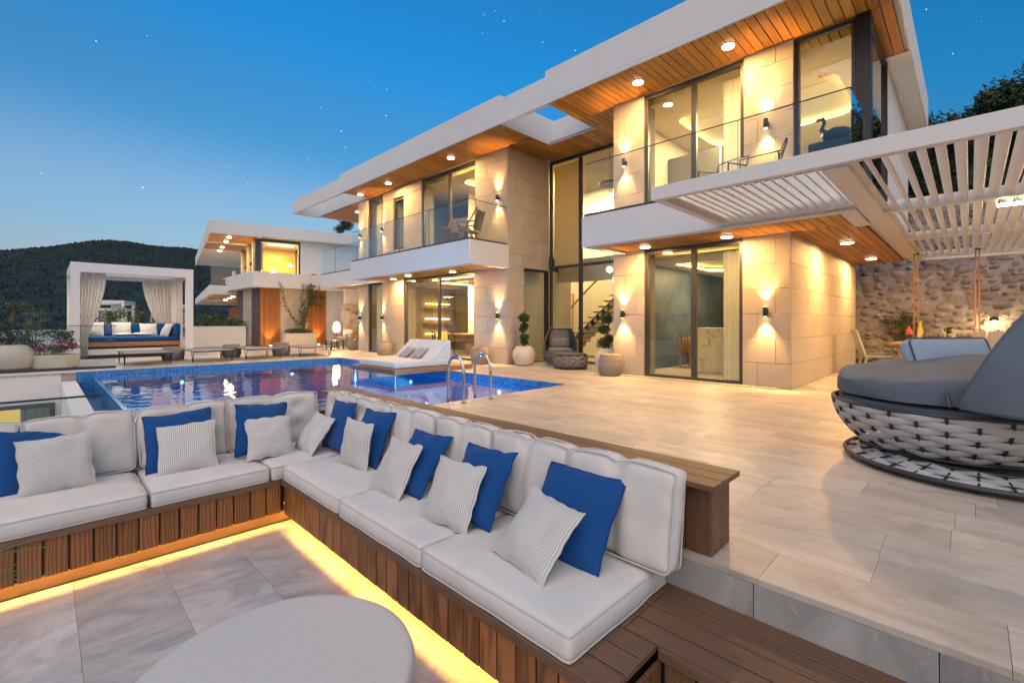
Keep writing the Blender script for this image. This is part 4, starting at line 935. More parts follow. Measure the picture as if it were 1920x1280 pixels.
# ---------------------------------------------------------------- pool ladder and floating sunbed
lad = thing('pool_ladder', 'pair of curved steel grab rails at the corner of the pool', 'pool ladder', (4.45, 5.3, 0))
for i, x in enumerate((4.22, 4.74)):
    pts = [(x, 5.14, 0), (x, 5.14, .42)] + [(x, 5.14 + .18 * (1 - math.cos(a)), .42 + .25 * math.sin(a)) for a in [k * PI / 14 for k in range(1, 14)]] + [(x, 5.50, .42), (x, 5.50, -1.1)]
    o = MB().tube(pts, .021, 12).build('grab_rail', STEEL, lad)
    MB().lathe([(.05, .001), (.05, .012), (.026, .022)], 20, (x, 5.14, 0)).build('base_flange', STEEL, o)
for z in (-.35, -.65): bx('step', STEEL, lad, 4.24, 4.72, 5.46, 5.54, z, z + .02)
sb = thing('sunbed', 'double sunbed with raised headrest on a timber deck cantilevered over the pool', 'sunbed', (6.4, 9.9, 0))
for i in range(14):
    a = 8.98 + i * .142; bx('deck_board', M('thermo_board', (.30, .15, .07), .5, var=.6, vscale=7, stretch=(.4, 5, 5), col2=(.19, .09, .045), objvar=.12) if i == 0 else bpy.data.materials['thermo_board'], sb, 5.42, 7.65, a, a + .138, .085, .11, bevel=.002)
bx('edge_board', TEAK, sb, 5.42, 7.65, 8.955, 8.978, .0, .11); bx('edge_board', DECK, sb, 5.395, 5.418, 8.955, 10.97, .0, .11)
bx('deck_frame', METD, sb, 5.45, 7.6, 9.0, 10.94, .005, .083)
for x, y in ((5.47, 9.02), (5.47, 10.9)): MB().tube([(x, y, -.60), (x, y, .01)], .018, 8).build('leg', STEEL, sb)
me, lp = cushion_mesh('mattress', 1.55, 1.72, .15, FAB, r=.02, crown=.012, seed=8, n=24, wr=.003, bulge=.004); piece(me, 'mattress', sb, Vector((6.32, 10.0, .111)) - wl(sb))
hd = MB().prism([(6.52, 9.16, .262), (7.12, 9.16, .262), (7.12, 9.16, .70), (7.02, 9.16, .72)], (0, 1.66, 0)).build('headrest', FAB, sb, bevel=.02)
for y, lb in ((9.75, 'small grey lilac pillow on the sunbed, nearer the ladder'), (10.3, 'small grey lilac pillow on the sunbed, farther from the ladder')):
    me, ed = pillow_mesh('pillow_cover', .40, .10, M('lilac_fabric', (.34, .31, .33), .9) if y < 10 else bpy.data.materials['lilac_fabric'], seed=y, n=10)
    o = bpy.data.objects.new('sunbed_pillow', me); COL.objects.link(o); o.location = (6.58, y, .41); o.rotation_euler = (Matrix.Rotation(-PI / 2, 3, 'Z') @ Matrix.Rotation(-.92, 3, 'X')).to_euler()
    tag(o, lb, 'pillow', 'sunbed pillows')
# ---------------------------------------------------------------- daybed
db = thing('woven_daybed', 'round woven daybed with folded slate canopy on the terrace at the right edge', 'daybed', (5.22, 0, 0))
def bowl(s): return (.60 + .205 * math.sin(s * PI / 2) ** .9, .13 + .35 * s)
def moved(fn, dx, dy):
    class _T: pass
ib = bpy.data.objects.new('basket_frame', MB().tube([(.805 * math.cos(a * PI / 40), .805 * math.sin(a * PI / 40), .485) for a in range(80)], .016, 8, closed=True).mesh('basket_frame', METD)); COL.objects.link(ib); ib.parent = db; ib.location = (.09, .12, 0)
weave(ib, bowl, 7, 30, BELT, METB, .010, rr=.012)
MB().tube([(.61 * math.cos(a * PI / 40), .61 * math.sin(a * PI / 40), .125) for a in range(80)], .012, 8, closed=True).build('lower_ring', METB, ib, world=False)
bf = bpy.data.objects.new('base_frame', MB().tube([(.855 * math.cos(a * PI / 40), .855 * math.sin(a * PI / 40), .05) for a in range(80)], .018, 8, closed=True).mesh('base_frame', METD)); COL.objects.link(bf); bf.parent = db; bf.location = (0, -.04, 0)
MB().tube([(.60 * math.cos(a * PI / 40), .60 * math.sin(a * PI / 40), .10) for a in range(80)], .014, 8, closed=True).build('inner_ring', METB, bf, world=False)
weave(bf, lambda s: (.60 + .25 * s, .10 - .05 * s), 3, 30, BELT, METB, .008, rr=.008)
for q in range(8): MB().tube([(.78 * math.cos(q * PI / 4), .78 * math.sin(q * PI / 4), .0), (.78 * math.cos(q * PI / 4), .78 * math.sin(q * PI / 4), .05)], .02, 6).build('foot', METB, bf, world=False)
MB().lathe([(.12, .05), (.12, .14), (.5, .15), (.5, .13)], 24).build('swivel_plate', METB, bf, world=False)
# lower gathered mattress and the wedge mattress, rising towards (x, -y)
def disc(name, R, z0, hf, mat, rr=.05, sd=0, ruf=0, nA=96):
    v = []; f = []; prof = [(0, 0), (.5, 0), (.9, 0), (1, .12), (1.012, .5), (1, .86), (.97, .97), (.9, 1.0), (.7, 1.01), (.4, 1.015), (0, 1.02)]
    for (pr_, ph) in prof:
        for i in range(nA):
            a = 2 * PI * i / nA; r = R * pr_; x, y = r * math.cos(a), r * math.sin(a); H = hf(x, y); k = 1 + (ruf * math.sin(a * 60 + 3 * math.sin(a * 7)) if .05 < ph < .95 else 0)
            wv = .022 * noise.noise(Vector((x * 4 + sd, y * 4, ph * 2)))
            v.append((x * k * (1 + wv), y * k * (1 + wv), z0 + H * ph + (.016 * noise.noise(Vector((x * 4, y * 4, sd))) if ph > .9 else 0)))
    for j in range(len(prof) - 1):
        for i in range(nA): f.append((j * nA + i, j * nA + (i + 1) % nA, (j + 1) * nA + (i + 1) % nA, (j + 1) * nA + i))
    mb = MB().add(v, f); mb.sm = True; me = mb.mesh(name, mat); o = bpy.data.objects.new(name, me); COL.objects.link(o); return o
o = disc('lower_mattress', .755, .42, lambda x, y: .11, GREYF, ruf=.006, sd=2); o.parent = db; o.location = (.09, .12, 0)
o = disc('wedge_mattress', .745, .532, lambda x, y: .16 + .17 * max(0, min(1, ((x * .703 - y * .711) + .74) / 1.3)), GREYF, sd=5); o.parent = db; o.location = (.06, .14, 0)
# folded hood: bows hinged on the rim, fabric between them
H1 = Vector((4.40, .05, .57)); C0 = Vector((5.11, -.32, .57)); e1 = (H1 - C0).normalized(); e1.z = 0; e1.normalize(); er = Vector((-e1.y, e1.x, 0)); er = er if er.dot(Vector((.703, -.711, 0))) > 0 else -er
hv = []; hf_ = []; nb, nt_ = 20, 36
for i in range(nb + 1):
    ph = math.radians(18 + 76 * i / nb)
    for j in range(nt_ + 1):
        tt = PI * j / nt_; R = .88 * (1 - .05 * abs(math.sin(i / nb * PI * 3)) * math.sin(tt)) + .012 * noise.noise(Vector((i * .5, j * .4, 3)))
        hv.append(C0 + e1 * math.cos(tt) * .80 + (Vector((0, 0, 1)) * math.cos(ph) + er * math.sin(ph)) * math.sin(tt) * R * 1.02)
for i in range(nb):
    for j in range(nt_): hf_.append((i * (nt_ + 1) + j, i * (nt_ + 1) + j + 1, (i + 1) * (nt_ + 1) + j + 1, (i + 1) * (nt_ + 1) + j))
mb = MB().add(hv, hf_); mb.sm = True; hood = mb.build('canopy', GREYF, db); sm_ = hood.modifiers.new('thickness', 'SOLIDIFY'); sm_.thickness = .02
for deg in (18, 43, 68, 94):
    ph = math.radians(deg)
    MB().tube([C0 + e1 * math.cos(PI * j / 24) * .805 + (Vector((0, 0, 1)) * math.cos(ph) + er * math.sin(ph)) * math.sin(PI * j / 24) * .905 for j in range(25)], .011, 6).build('canopy_bow', GREYF, db)
MB().tube([(H1.x + .05, H1.y + .05, .56), (H1.x + .10, H1.y + .07, .66)], .012, 8).build('hinge_arm', METD, db)
for i, (x, y, rz, lb, sx) in enumerate(((5.95, .12, math.radians(-42), 'pale blue box pillow with dark piping on the daybed', .78), (6.05, -.62, math.radians(-50), 'second pale blue box pillow, half hidden by the daybed canopy', .5))):
    t = thing('box_pillow', lb, 'pillow', (x, y, .68), rz, 'pale pillows on the daybed'); me, lp = cushion_mesh('pillow_cover', sx, .14, .32, SKYF, r=.04, crown=.02, seed=i + 40, n=18, bulge=.03)
    t.rotation_euler = (-.35, 0, rz); piece(me, 'pillow_cover', t, (0, 0, 0))
    pts = [(a, -.065, b) for a, b in rrect(-sx / 2 + .004, sx / 2 - .004, .004, .325, .05, 6)]; MB().tube(pts, .007, 6, closed=True).build('piping', M('slate_piping', (.06, .09, .13), .8) if i == 0 else bpy.data.materials['slate_piping'], t, world=False)
# ---------------------------------------------------------------- pergola
pg = thing('louvred_pergola', 'white aluminium pergola with tilted louvres over the right of the terrace', 'pergola', (5.44, 2.9, 0))
Z0, Z1 = 2.70, 2.86
bx('beam', WMET, pg, 5.44, 5.54, -3.5, 2.88, Z0, Z1 + .005, bevel=.004); bx('beam', WMET, pg, 5.541, 7.62, 2.77, 2.88, Z0, Z1, bevel=.004)
bx('beam', WMET, pg, 7.50, 7.61, 1.081, 2.769, Z0, Z1, bevel=.004); bx('beam', WMET, pg, 5.541, 15.4, .86, 1.08, Z0 - .02, Z1, bevel=.004)
for x in (8.30, 11.4, 14.72): bx('beam', WMET, pg, x, x + .16, -3.5, .859, Z0, Z1 - .02, bevel=.004)
bx('beam', WMET, pg, 15.28, 15.4, -3.5, .859, Z0 - .01, Z1, bevel=.004)
bx('light_gutter', WMET, pg, 5.541, 15.38, .80, .858, Z0 + .03, Z0 + .06)
def louvre(x0, x1, y):
    me = beveled_box(x1 - x0, .018, .135, .003, WMET, 'louvre'); piece(me, 'louvre', pg, Vector(((x0 + x1) / 2, y, Z0 + .085)) - wl(pg), (math.radians(-38), 0, 0))
y = 2.70
while y > 1.15: louvre(5.56, 7.48, y); y -= .108
y = .74
while y > -3.0:
    for a, b in ((5.56, 8.28), (8.48, 11.38), (11.58, 14.70)): louvre(a, b, y)
    y -= .135
lb_ = bx('led_bar', emis('neutral_led', (1, .70, .40), 70), pg, 8.75, 8.80, -1.4, -.25, Z0 - .035, Z0 - .005)
lamp('AREA', lb_, (8.77, -.8, Z0 - .05), 16, (1, .60, .26), 1.1, (0, 0, PI / 2), sy=.05)
lb2 = bx('led_bar', bpy.data.materials['neutral_led'], pg, 11.75, 11.80, -2.6, -1.2, Z0 - .035, Z0 - .005); lamp('AREA', lb2, (11.77, -1.9, Z0 - .05), 60, (1, .60, .26), 1.2, (0, 0, PI / 2), sy=.05)
for (x, y, lb) in ((13.72, .86, 'pair of brown ropes hanging from the pergola nearer the villa wall'), (13.66, -.105, 'pair of brown ropes hanging from the pergola above the dining table')):
    t = thing('hanging_rope', lb, 'rope', (x, y, 0), 0, 'ropes hung from the pergola')
    ROPE = bpy.data.materials.get('jute_rope') or M('jute_rope', (.38, .20, .08), .8)
    bx('ceiling_bracket', METB, t, x - .06, x + .06, y - .05, y + .05, Z0 - .03, Z0 - .002)
    for dx in (-.045, .03): MB().tube([(x + dx, y - dx, .45), (x + dx * .8, y - dx * .7, Z0 - .03)], .013, 6).build('rope', ROPE, t)
sw_ = bx('hanging_bench', TEAK, None, 13.45, 13.95, -.35, 1.1, .41, .449); tag(sw_, 'timber swing seat hung on the brown ropes behind the dining table', 'swing seat')
# ---------------------------------------------------------------- far ground and hills
def to_world(u, d):
    l = (u - 960) / 870 * d; return (.7112 * d + .7030 * l, .7030 * d - .7112 * l)
rg_ = MB()
ang = [(-80, 120), (-61, 130), (-52, 137), (-47.8, 140), (-45, 146), (-43, 153), (-41.2, 159), (-39.8, 156), (-38, 149), (-35.5, 146), (-32, 133), (-28, 118), (-20, 95), (-10, 70), (0, 60), (30, 60), (60, 60)]
def ridge(a):
    for (a0, h0), (a1, h1) in zip(ang, ang[1:]):
        if a0 <= a <= a1: t = (a - a0) / (a1 - a0); t = t * t * (3 - 2 * t) * .5 + t * .5; return h0 + (h1 - h0) * t
    return 60
NA, NR = 240, 40; v = []; f = []
for j in range(NR + 1):
    s = j / NR; R = 220 + 780 * s
    for i in range(NA + 1):
        a = -80 + 140 * i / NA; th = math.radians(44.67 - a)      # clockwise from the view axis
        zt = 1.15 + ridge(a) * math.cos(math.radians(a)) * 1000 / 900; hgt = (zt + 14) * s ** .8
        q = Vector((R * math.cos(th), R * math.sin(th), 0)) * .004
        R2 = R
        z = -14 + hgt * (1 + .0) + 16 * (noise.noise(q * 1.6) + .45 * noise.noise(q * 4)) * s * (1.03 - s) * 2 + 1.2 * noise.noise(q * 30) * min(1, s * 3)
        v.append((R2 * math.cos(th), R2 * math.sin(th), z))
for j in range(NR):
    for i in range(NA): f.append((j * (NA + 1) + i, (j + 1) * (NA + 1) + i, (j + 1) * (NA + 1) + i + 1, j * (NA + 1) + i + 1))
mb = MB().add(v, f); mb.sm = True; struct('mountain', mb.build('mountain', FOREST))
def hill_z(a, s):
    R = 220 + 780 * s; th = math.radians(44.67 - a); zt = 1.15 + ridge(a) * math.cos(math.radians(a)) * 1000 / 900; hgt = (zt + 14) * s ** .8; q = Vector((R * math.cos(th), R * math.sin(th), 0)) * .004
    return R * math.cos(th), R * math.sin(th), -14 + hgt + 16 * (noise.noise(q * 1.6) + .45 * noise.noise(q * 4)) * s * (1.03 - s) * 2
scr = MB(); rs = random.Random(31)
for _ in range(15000):
    a, s = rs.uniform(-54, -8), rs.random() ** .7; x, y, z = hill_z(a, s); r = rs.uniform(1.0, 2.6); h_ = r * rs.uniform(.6, 1.1); c = [(x + r * rs.uniform(.7, 1.2) * math.cos(k_ * 1.2566), y + r * rs.uniform(.7, 1.2) * math.sin(k_ * 1.2566), z - .6) for k_ in range(5)]
    scr.add(c + [(x + rs.uniform(-.5, .5), y + rs.uniform(-.5, .5), z + h_)], [(k_, (k_ + 1) % 5, 5) for k_ in range(5)])
tag(scr.build('mountain_scrub', M('hazed_dark_scrub', (.026, .042, .042), .95, objvar=.35, spec=.1)), 'low dark scrub covering the mountain behind the cabana', 'scrub', kind='stuff')  # bluish like the hill, with the haze mixed into the scrub colour
# ground all round, behind the camera too (low hills ring the bay, so glass mirrors land, not void)
struct('ground', MB().box(-1500, 1500, -1500, 1500, -17, -14.5).build('ground', EARTH))
v = []; f = []
for j in range(13):
    s = j / 12; R = 400 + 500 * s
    for i in range(121):
        th = math.radians(110 + 250 * i / 120); hgt = 34 + 26 * noise.noise(Vector((math.cos(th) * 2.2, math.sin(th) * 2.2, 4)))
        v.append((R * math.cos(th), R * math.sin(th), -15 + hgt * s ** .8 + 4 * noise.noise(Vector((R * math.cos(th) * .02, R * math.sin(th) * .02, 1)))))
for j in range(12):
    for i in range(120): f.append((j * 121 + i, (j + 1) * 121 + i, (j + 1) * 121 + i + 1, j * 121 + i + 1))
mb = MB().add(v, f); mb.sm = True; struct('far_hills', mb.build('far_hills', FOREST))
# hillside behind the villa on the right, rising away
v = []; f = []
for j in range(31):
    for i in range(41):
        x = 17.6 + 60 * (j / 30) ** 1.2; y = -45 + 85 * i / 40; z = 2.0 + (x - 17.6) * .36 + 1.2 * noise.noise(Vector((x * .12, y * .12, 0)))
        if y > 14: z -= (y - 14) * .55
        v.append((x, y, z))
for j in range(30):
    for i in range(40): f.append((j * 41 + i, (j + 1) * 41 + i, (j + 1) * 41 + i + 1, j * 41 + i + 1))
mb = MB().add(v, f); mb.sm = True; struct('hillside', mb.build('hillside', EARTH))
# ---------------------------------------------------------------- rubble wall
RUB = M('rubble_stone', (.37, .33, .33), .9, var=.9, vscale=4, col2=(.22, .15, .12), objvar=.28, bump=.6, bscale=12, detail=8)
MORT = M('lime_mortar', (.40, .375, .385), .95, var=.95, vscale=3.2, col2=(.27, .22, .20), bump=.7, bscale=14)
def rubble_wall(name, label, P, U, length, z0, z1, n, sd, size=.26, nrm=(-1, 0, 0), rng=None):
    """mortared wall from P along U; stones of eight irregular shapes set proud of the mortar on the side nrm"""
    rs = random.Random(sd); U = Vector(U); N = Vector(nrm); P = Vector(P); nu, nz_ = int(length / .12), int((z1 - z0) / .12)
    t = thing(name, label, 'wall', tuple(P)); v = []; f = []
    for j in range(nz_ + 1):
        for i in range(nu + 1):
            p = U * (length * i / nu); q = Vector((i * .45, j * .45, sd)); v.append(p + Vector((0, 0, z0 + (z1 - z0) * j / nz_ - P.z)) + N * (.025 * noise.noise(q) + .012 * noise.noise(q * 2.7)))
    for j in range(nz_):
        for i in range(nu): f.append((j * (nu + 1) + i, j * (nu + 1) + i + 1, (j + 1) * (nu + 1) + i + 1, (j + 1) * (nu + 1) + i))
    mb = MB().add(v, f); mb.sm = True; mb.build('mortar_face', MORT, t, world=False)
    b = U * length; bk = -N * .4
    MB().prism([tuple(-N * .04 + Vector((0, 0, z0 - P.z))), tuple(b - N * .04 + Vector((0, 0, z0 - P.z))), tuple(b - N * .04 + Vector((0, 0, z1 - P.z))), tuple(-N * .04 + Vector((0, 0, z1 - P.z)))], tuple(bk)).build('wall_core', MORT, t, world=False)
    vars_ = []
    for k in range(8):
        bm = bmesh.new(); m_ = 8; ring0 = []; ring1 = []
        for i in range(m_):
            a = 2 * PI * (i + rs.uniform(-.3, .3)) / m_; r = .5 * rs.uniform(.72, 1.05); ring0.append(bm.verts.new((r * math.cos(a), r * math.sin(a) * .62, -.06))); ring1.append(bm.verts.new((r * .8 * math.cos(a), r * .8 * math.sin(a) * .62, rs.uniform(.035, .075))))
        for i in range(m_): bm.faces.new((ring0[i], ring0[(i + 1) % m_], ring1[(i + 1) % m_], ring1[i]))
        c_ = bm.verts.new((0, 0, .08))
        for i in range(m_): bm.faces.new((ring1[i], ring1[(i + 1) % m_], c_))
        me = bpy.data.meshes.new('rubble_stone'); bm.to_mesh(me); bm.free(); me.materials.append(RUB); me.polygons.foreach_set('use_smooth', [True] * len(me.polygons)); vars_.append(me)
    ux = U.normalized(); R0 = Matrix((ux, Vector((0, 0, 1)), N)).transposed()
    if R0.determinant() < 0: R0 = Matrix((-ux, Vector((0, 0, 1)), N)).transposed()
    placed = []; tries = 0; extra = MB()
    while len(placed) < n and tries < n * 60:
        tries += 1; s_ = size * rs.uniform(.4, 1.3); a, z = rs.uniform(*(rng or (s_ / 2, length - s_ / 2))), rs.uniform(z0 + s_ * .32, z1 - s_ * .32)
        if any(abs(a - q[0]) < (s_ + q[2]) * .37 and abs(z - q[1]) < (s_ + q[2]) * .225 for q in placed): continue
        placed.append((a, z, s_)); xm = len(placed) > 295 or z > 3.1; o = bpy.data.objects.new('rubble_stone', rs.choice(vars_)) if xm else piece(rs.choice(vars_), 'rubble_stone', t, U * a + Vector((0, 0, z - P.z)))
        o.rotation_euler = (R0 @ Matrix.Rotation(rs.uniform(-.25, .25) + (PI if rs.random() < .5 else 0), 3, 'Z')).to_euler(); o.scale = (s_, s_, rs.uniform(.35, .7))
        if xm:
            mt = Matrix.Translation(U * a + Vector((0, 0, z - P.z))) @ o.rotation_euler.to_matrix().to_4x4() @ Matrix.Diagonal((*o.scale, 1)); extra.add([tuple(mt @ v_.co) for v_ in o.data.vertices], [tuple(p_.vertices) for p_ in o.data.polygons]); bpy.data.objects.remove(o)
    if extra.v: extra.sm = True; extra.build('upper_stones', RUB, t, world=False, kind='stuff')
    return t
rubble_wall('rubble_wall', 'tall rough rubble stone wall in pale mortar behind the dining area at the right', (17.0, -4.6, 0), (0, 1, 0), 11.5, 0, 4.6, 420, 4, .44, rng=(3.2, 7.4))
rubble_wall('rubble_wall', 'low rubble stone wall below the louvred fence behind the far armchair', (10.55, 22.2, 0), (1, 0, 0), 4.2, 0, 2.05, 70, 9, .34, nrm=(0, -1, 0))
lf = thing('louvred_fence', 'pale horizontal louvred fence above the low rubble wall behind the far armchair', 'fence', (10.6, 22.3, 2.07))
for x in (10.6, 12.4, 14.2): bx('post', WMET, lf, x, x + .06, 22.28, 22.34, 2.06, 3.62)
for i in range(19): piece(beveled_box(3.6, .02, .07, .002, WMET, 'slat'), 'slat', lf, Vector((12.43, 22.31, 2.12 + i * .08)) - wl(lf), (.5, 0, 0))
struct('lawn_strip', bx('lawn_strip', GRASSM, None, 16.15, 16.97, -4.6, 6.9, 0.002, .03))
g = MB(); rr_ = random.Random(5)
for _ in range(9000):
    x, y = rr_.uniform(16.15, 16.95), rr_.uniform(-1.6, 2.6); h_ = rr_.uniform(.03, .08); a = rr_.uniform(0, 6.28); dx, dy = .006 * math.cos(a), .006 * math.sin(a)
    g.add([(x - dx, y - dy, .028), (x + dx, y + dy, .028), (x + rr_.uniform(-.03, .03), y + rr_.uniform(-.03, .03), .03 + h_)], [(0, 1, 2)])
tag(g.build('grass', GRASSM), 'short green grass along the foot of the rubble wall', 'grass', kind='stuff')
def shrub(x, y, z, h, r, label, mat=LEAF2, n=900, sd=1, ls=.03, lean=0):
    t = thing('shrub', label, 'shrub', (x, y, z)); rs = random.Random(sd)
    for i in range(5):
        a = rs.uniform(0, 6.28); MB().tube([(0, 0, 0), (r * .3 * math.cos(a), r * .3 * math.sin(a), h * .45), (r * .6 * math.cos(a), r * .6 * math.sin(a), h * .85)], [.018, .012, .005], 6).build('stem', BARK, t, world=False)
    m = MB()
    for i in range(9):
        a = rs.uniform(0, 6.28); q = r * rs.uniform(0, .65); s = r * rs.uniform(.3, .55); leaves(m, (q * math.cos(a) + lean * i / 9, q * math.sin(a), h * rs.uniform(.35, .9)), (s, s, s * .9), n // 9, ls, sd * 10 + i, shell=.2)
    m.build('foliage', mat, t, world=False); return t
shrub(16.55, 1.28, .03, 1.45, .55, 'leafy green shrub on the grass strip in front of the rubble wall', sd=3, n=1600, ls=.035)
shrub(16.5, -.75, .03, 1.25, .35, 'small shrub right of the garden wall lamp', sd=8, n=500)
def frond(mb, base, d, ln, rise, n=22, wdt=.34):
    d = Vector(d).normalized(); side = d.cross(Vector((0, 0, 1))); P = []
    for k in range(n + 1):
        t = k / n; P.append(Vector(base) + d * ln * t + Vector((0, 0, rise * t - rise * 1.35 * t * t)))
    mb.tube(P, [.012 * (1 - k / (n + 1)) + .002 for k in range(n + 1)], 5)
    for k in range(2, n):
        w_ = wdt * math.sin(PI * (k / n) ** .8) + .04
        for s in (-1, 1):
            p = P[k]; q = p + side * s * w_ + d * .12 - Vector((0, 0, .10)); mb.add([p, p + d * .035, q, q - d * .012], [(0, 1, 2, 3)])
pl_ = thing('palm', 'potted cycad palm with arching fronds beyond the daybed canopy, by the rubble wall', 'palm', (11.6, -1.35, 0))
MB().lathe([(.16, 0), (.26, .3), (.24, .5), (.2, .5), (0, .44)], 28, cap=False).build('pot', CERAM, pl_, world=False)
MB().tube([(0, 0, .4), (0, 0, .8)], [.08, .06], 8).build('trunk', BARK, pl_, world=False)
for i in range(11):
    a = i * 2 * PI / 11 + .2; m = MB(); frond(m, (0, 0, .8), (math.cos(a), math.sin(a), 0), 1.15, [1.5, .9][i % 2]); m.build('frond', LEAF, pl_, world=False)
gl_ = thing('garden_lamp', 'lit black garden lamp on the foot of the rubble wall behind the dining table', 'lamp', (16.85, -.42, 0))
MB().tube([(.1, 0, 1.25), (-.05, 0, 1.27)], .015, 6).build('arm', METB, gl_, world=False); MB().lathe([(.09, 1.2), (.08, 1.28), (.02, 1.31)], 18, (-.05, 0, 0)).build('shade', METB, gl_, world=False)
MB().lathe([(.045, 1.17), (.05, 1.198)], 14, (-.05, 0, 0)).build('bulb_glow', BULB, gl_, world=False); lamp('POINT', gl_, (16.75, -.42, 1.08), 7, (1, .68, .32), .05)
# ---------------------------------------------------------------- hillside trees
def tree_proto(sd, h, r, n):
    t = thing('hillside_tree', 'tree', 'tree', (0, 0, 0)); rs = random.Random(sd)
    MB().tube([(0, 0, -.6), (.1, .05, h * .35), (.0, .1, h * .7)], [.2, .15, .06], 7).build('trunk', BARK, t, world=False); m = MB()
    for i in range(16):
        a = rs.uniform(0, 6.28); q = r * rs.uniform(0, .8); s = r * rs.uniform(.25, .5); leaves(m, (q * math.cos(a), q * math.sin(a), h * rs.uniform(.3, .95)), (s, s, s * .75), n // 16, .085, sd * 20 + i, shell=.35)
    m.build('crown', TREES, t, world=False); return t
protos = [tree_proto(1, 3.6, 2.2, 8000), tree_proto(2, 4.4, 2.0, 8000), tree_proto(3, 3.0, 2.4, 7600)]; rs = random.Random(77); k = 0
hz = lambda x, y: 2.0 + (x - 17.6) * .36 + 1.2 * noise.noise(Vector((x * .12, y * .12, 0))) - (max(0, y - 14) * .55)
TL = ['on the hilltop skyline', 'halfway up the hillside', 'low on the hillside just above the rubble wall']
for row, (x0, n_) in enumerate(((36, 15), (31, 13), (26.5, 12), (22, 10), (19.5, 8))):
    for i in range(n_):
        d = x0 + rs.uniform(-1.6, 1.6); y = -.45 * x0 + 3 + (i + .5) * (x0 * .62) / n_ + rs.uniform(-.8, .8) - 2; z = hz(d, y) - .3; o = protos[k % 3]; lb = 'dark scrubby tree ' + (TL[0] if row == 0 else TL[1] if row < 3 else TL[2])
        s = rs.uniform(.8, 1.2) * (1.0 if row else 1.05)
        if k < 3: o.location = (d, y, z); o.rotation_euler = (0, 0, rs.uniform(0, 6)); o.scale = (s, s, s); o['label'] = lb; o['group'] = 'trees ' + TL[0 if row == 0 else 1 if row < 3 else 2]
        else: o = dup(o, (d, y, z), rs.uniform(0, 6), lb, s)
        o['group'] = 'trees ' + TL[0 if row == 0 else 1 if row < 3 else 2]; k += 1
pt = tree_proto(9, 9.6, 1.5, 3000); pt.location = (16.4, 34.0, 0); pt['label'] = 'dark tree top showing above the white wall behind the left end of the roof'; pt.name = 'conifer_tree'
# ---------------------------------------------------------------- glass fence, planters and cabanas on the left
gf = thing('glass_fence', 'frameless glass fence on a dark shoe along the terrace edge left of the pool', 'fence', (.3, 14.93, 0))
bx('fence_shoe', METD, gf, -6, 1.27, 14.905, 14.965, .045, .105)
for a, b in ((-6, -4.2), (-4.19, -2.4), (-2.39, -.6), (-.59, 1.26)): bx('glass_panel', RAILG, gf, a, b, 14.93, 14.942, .106, 1.075)
bx('cap_rail', METB, gf, -6, 1.27, 14.924, 14.95, 1.076, 1.09); bx('shoe_plinth', WHITE, gf, -6, 1.27, 14.9, 14.97, .001, .044)
g2 = thing('glass_fence', 'short glass balustrade behind the left bench with a thin dark top rail', 'fence', (-.3, 5.3, 0))
bx('glass_panel', RAILG, g2, -2.5, .352, 5.25, 5.262, -.6, .53); bx('cap_rail', METB, g2, -2.5, .356, 5.244, 5.268, .531, .545)
bx('glass_panel', RAILG, None, 1.3, 1.31, 14.94, 19.3, .04, 1.05) if 0 else None
def planter_round(x, y, r, h, label):
    t = thing('round_planter', label, 'planter', (x, y, 0)); MB().lathe([(r * .5, 0), (r * .85, .1 * h), (r, .45 * h), (r * .9, .75 * h), (r * .62, .98 * h), (r * .55, h), (r * .5, h), (r * .5, h - .06), (0, h - .08)], 36, cap=False).build('pot', CERAM, t, world=False); return t
t = planter_round(-.62, 16.6, .56, .62, 'large round cream planter with a flat topped bonsai behind the glass fence')
MB().tube([(0, 0, .5), (.12, 0, .8), (-.05, 0, 1.0), (.1, .05, 1.25), (.12, 0, 1.5)], [.06, .05, .045, .04, .03], 8).build('trunk', BARK, t, world=False)
for i, (a, b, c, r) in enumerate(((.12, 0, 1.55, (.42, .42, .11)), (-.12, 0, 1.1, (.3, .3, .12)), (.05, 0, .85, (.42, .4, .14)), (.1, .1, .66, (.4, .4, .12)))): leaves(MB(), (a, b, c), r, 900, .028, 60 + i).build('leaf_pad', LEAF, t, world=False)
t = thing('box_planter', 'low cream planter with magenta bougainvillea beside the round bonsai planter', 'planter', (.22, 16.6, 0))
MB().lathe([(.40, 0), (.46, .04), (.48, .28), (.47, .34), (.44, .345), (.43, .28), (0, .27)], 36, cap=False).build('pot', CERAM, t, world=False)
m = MB(); rs = random.Random(4)
for i in range(14): a = rs.uniform(0, 6.28); leaves(m, (.42 * rs.random() ** .5 * math.cos(a) - .05, .4 * math.sin(a) * rs.random(), rs.uniform(.4, .95)), (.2, .2, .13), 110, .035, 80 + i, shell=.2)
m.build('foliage', LEAF2, t, world=False); m = MB()
for i, (a, c, r) in enumerate(((-.28, .52, .14), (.1, .66, .17), (.34, .56, .12), (.2, .52, .1))): leaves(m, (a, -.28, c), (r, r * .6, r * .6), 170, .022, 99 + i, shell=.1)
m.build('flowers', PINK, t, world=False)
shrub(.9, 21, 0, 1.6, .5, 'thin pale shrub rising behind the planters, left of the white cabana', LEAF3, 220, 31, .045)
shrub(-.2, 20.5, 0, 1.7, .5, 'sparse flowering shrub behind the bonsai planter', LEAF3, 240, 33, .045)
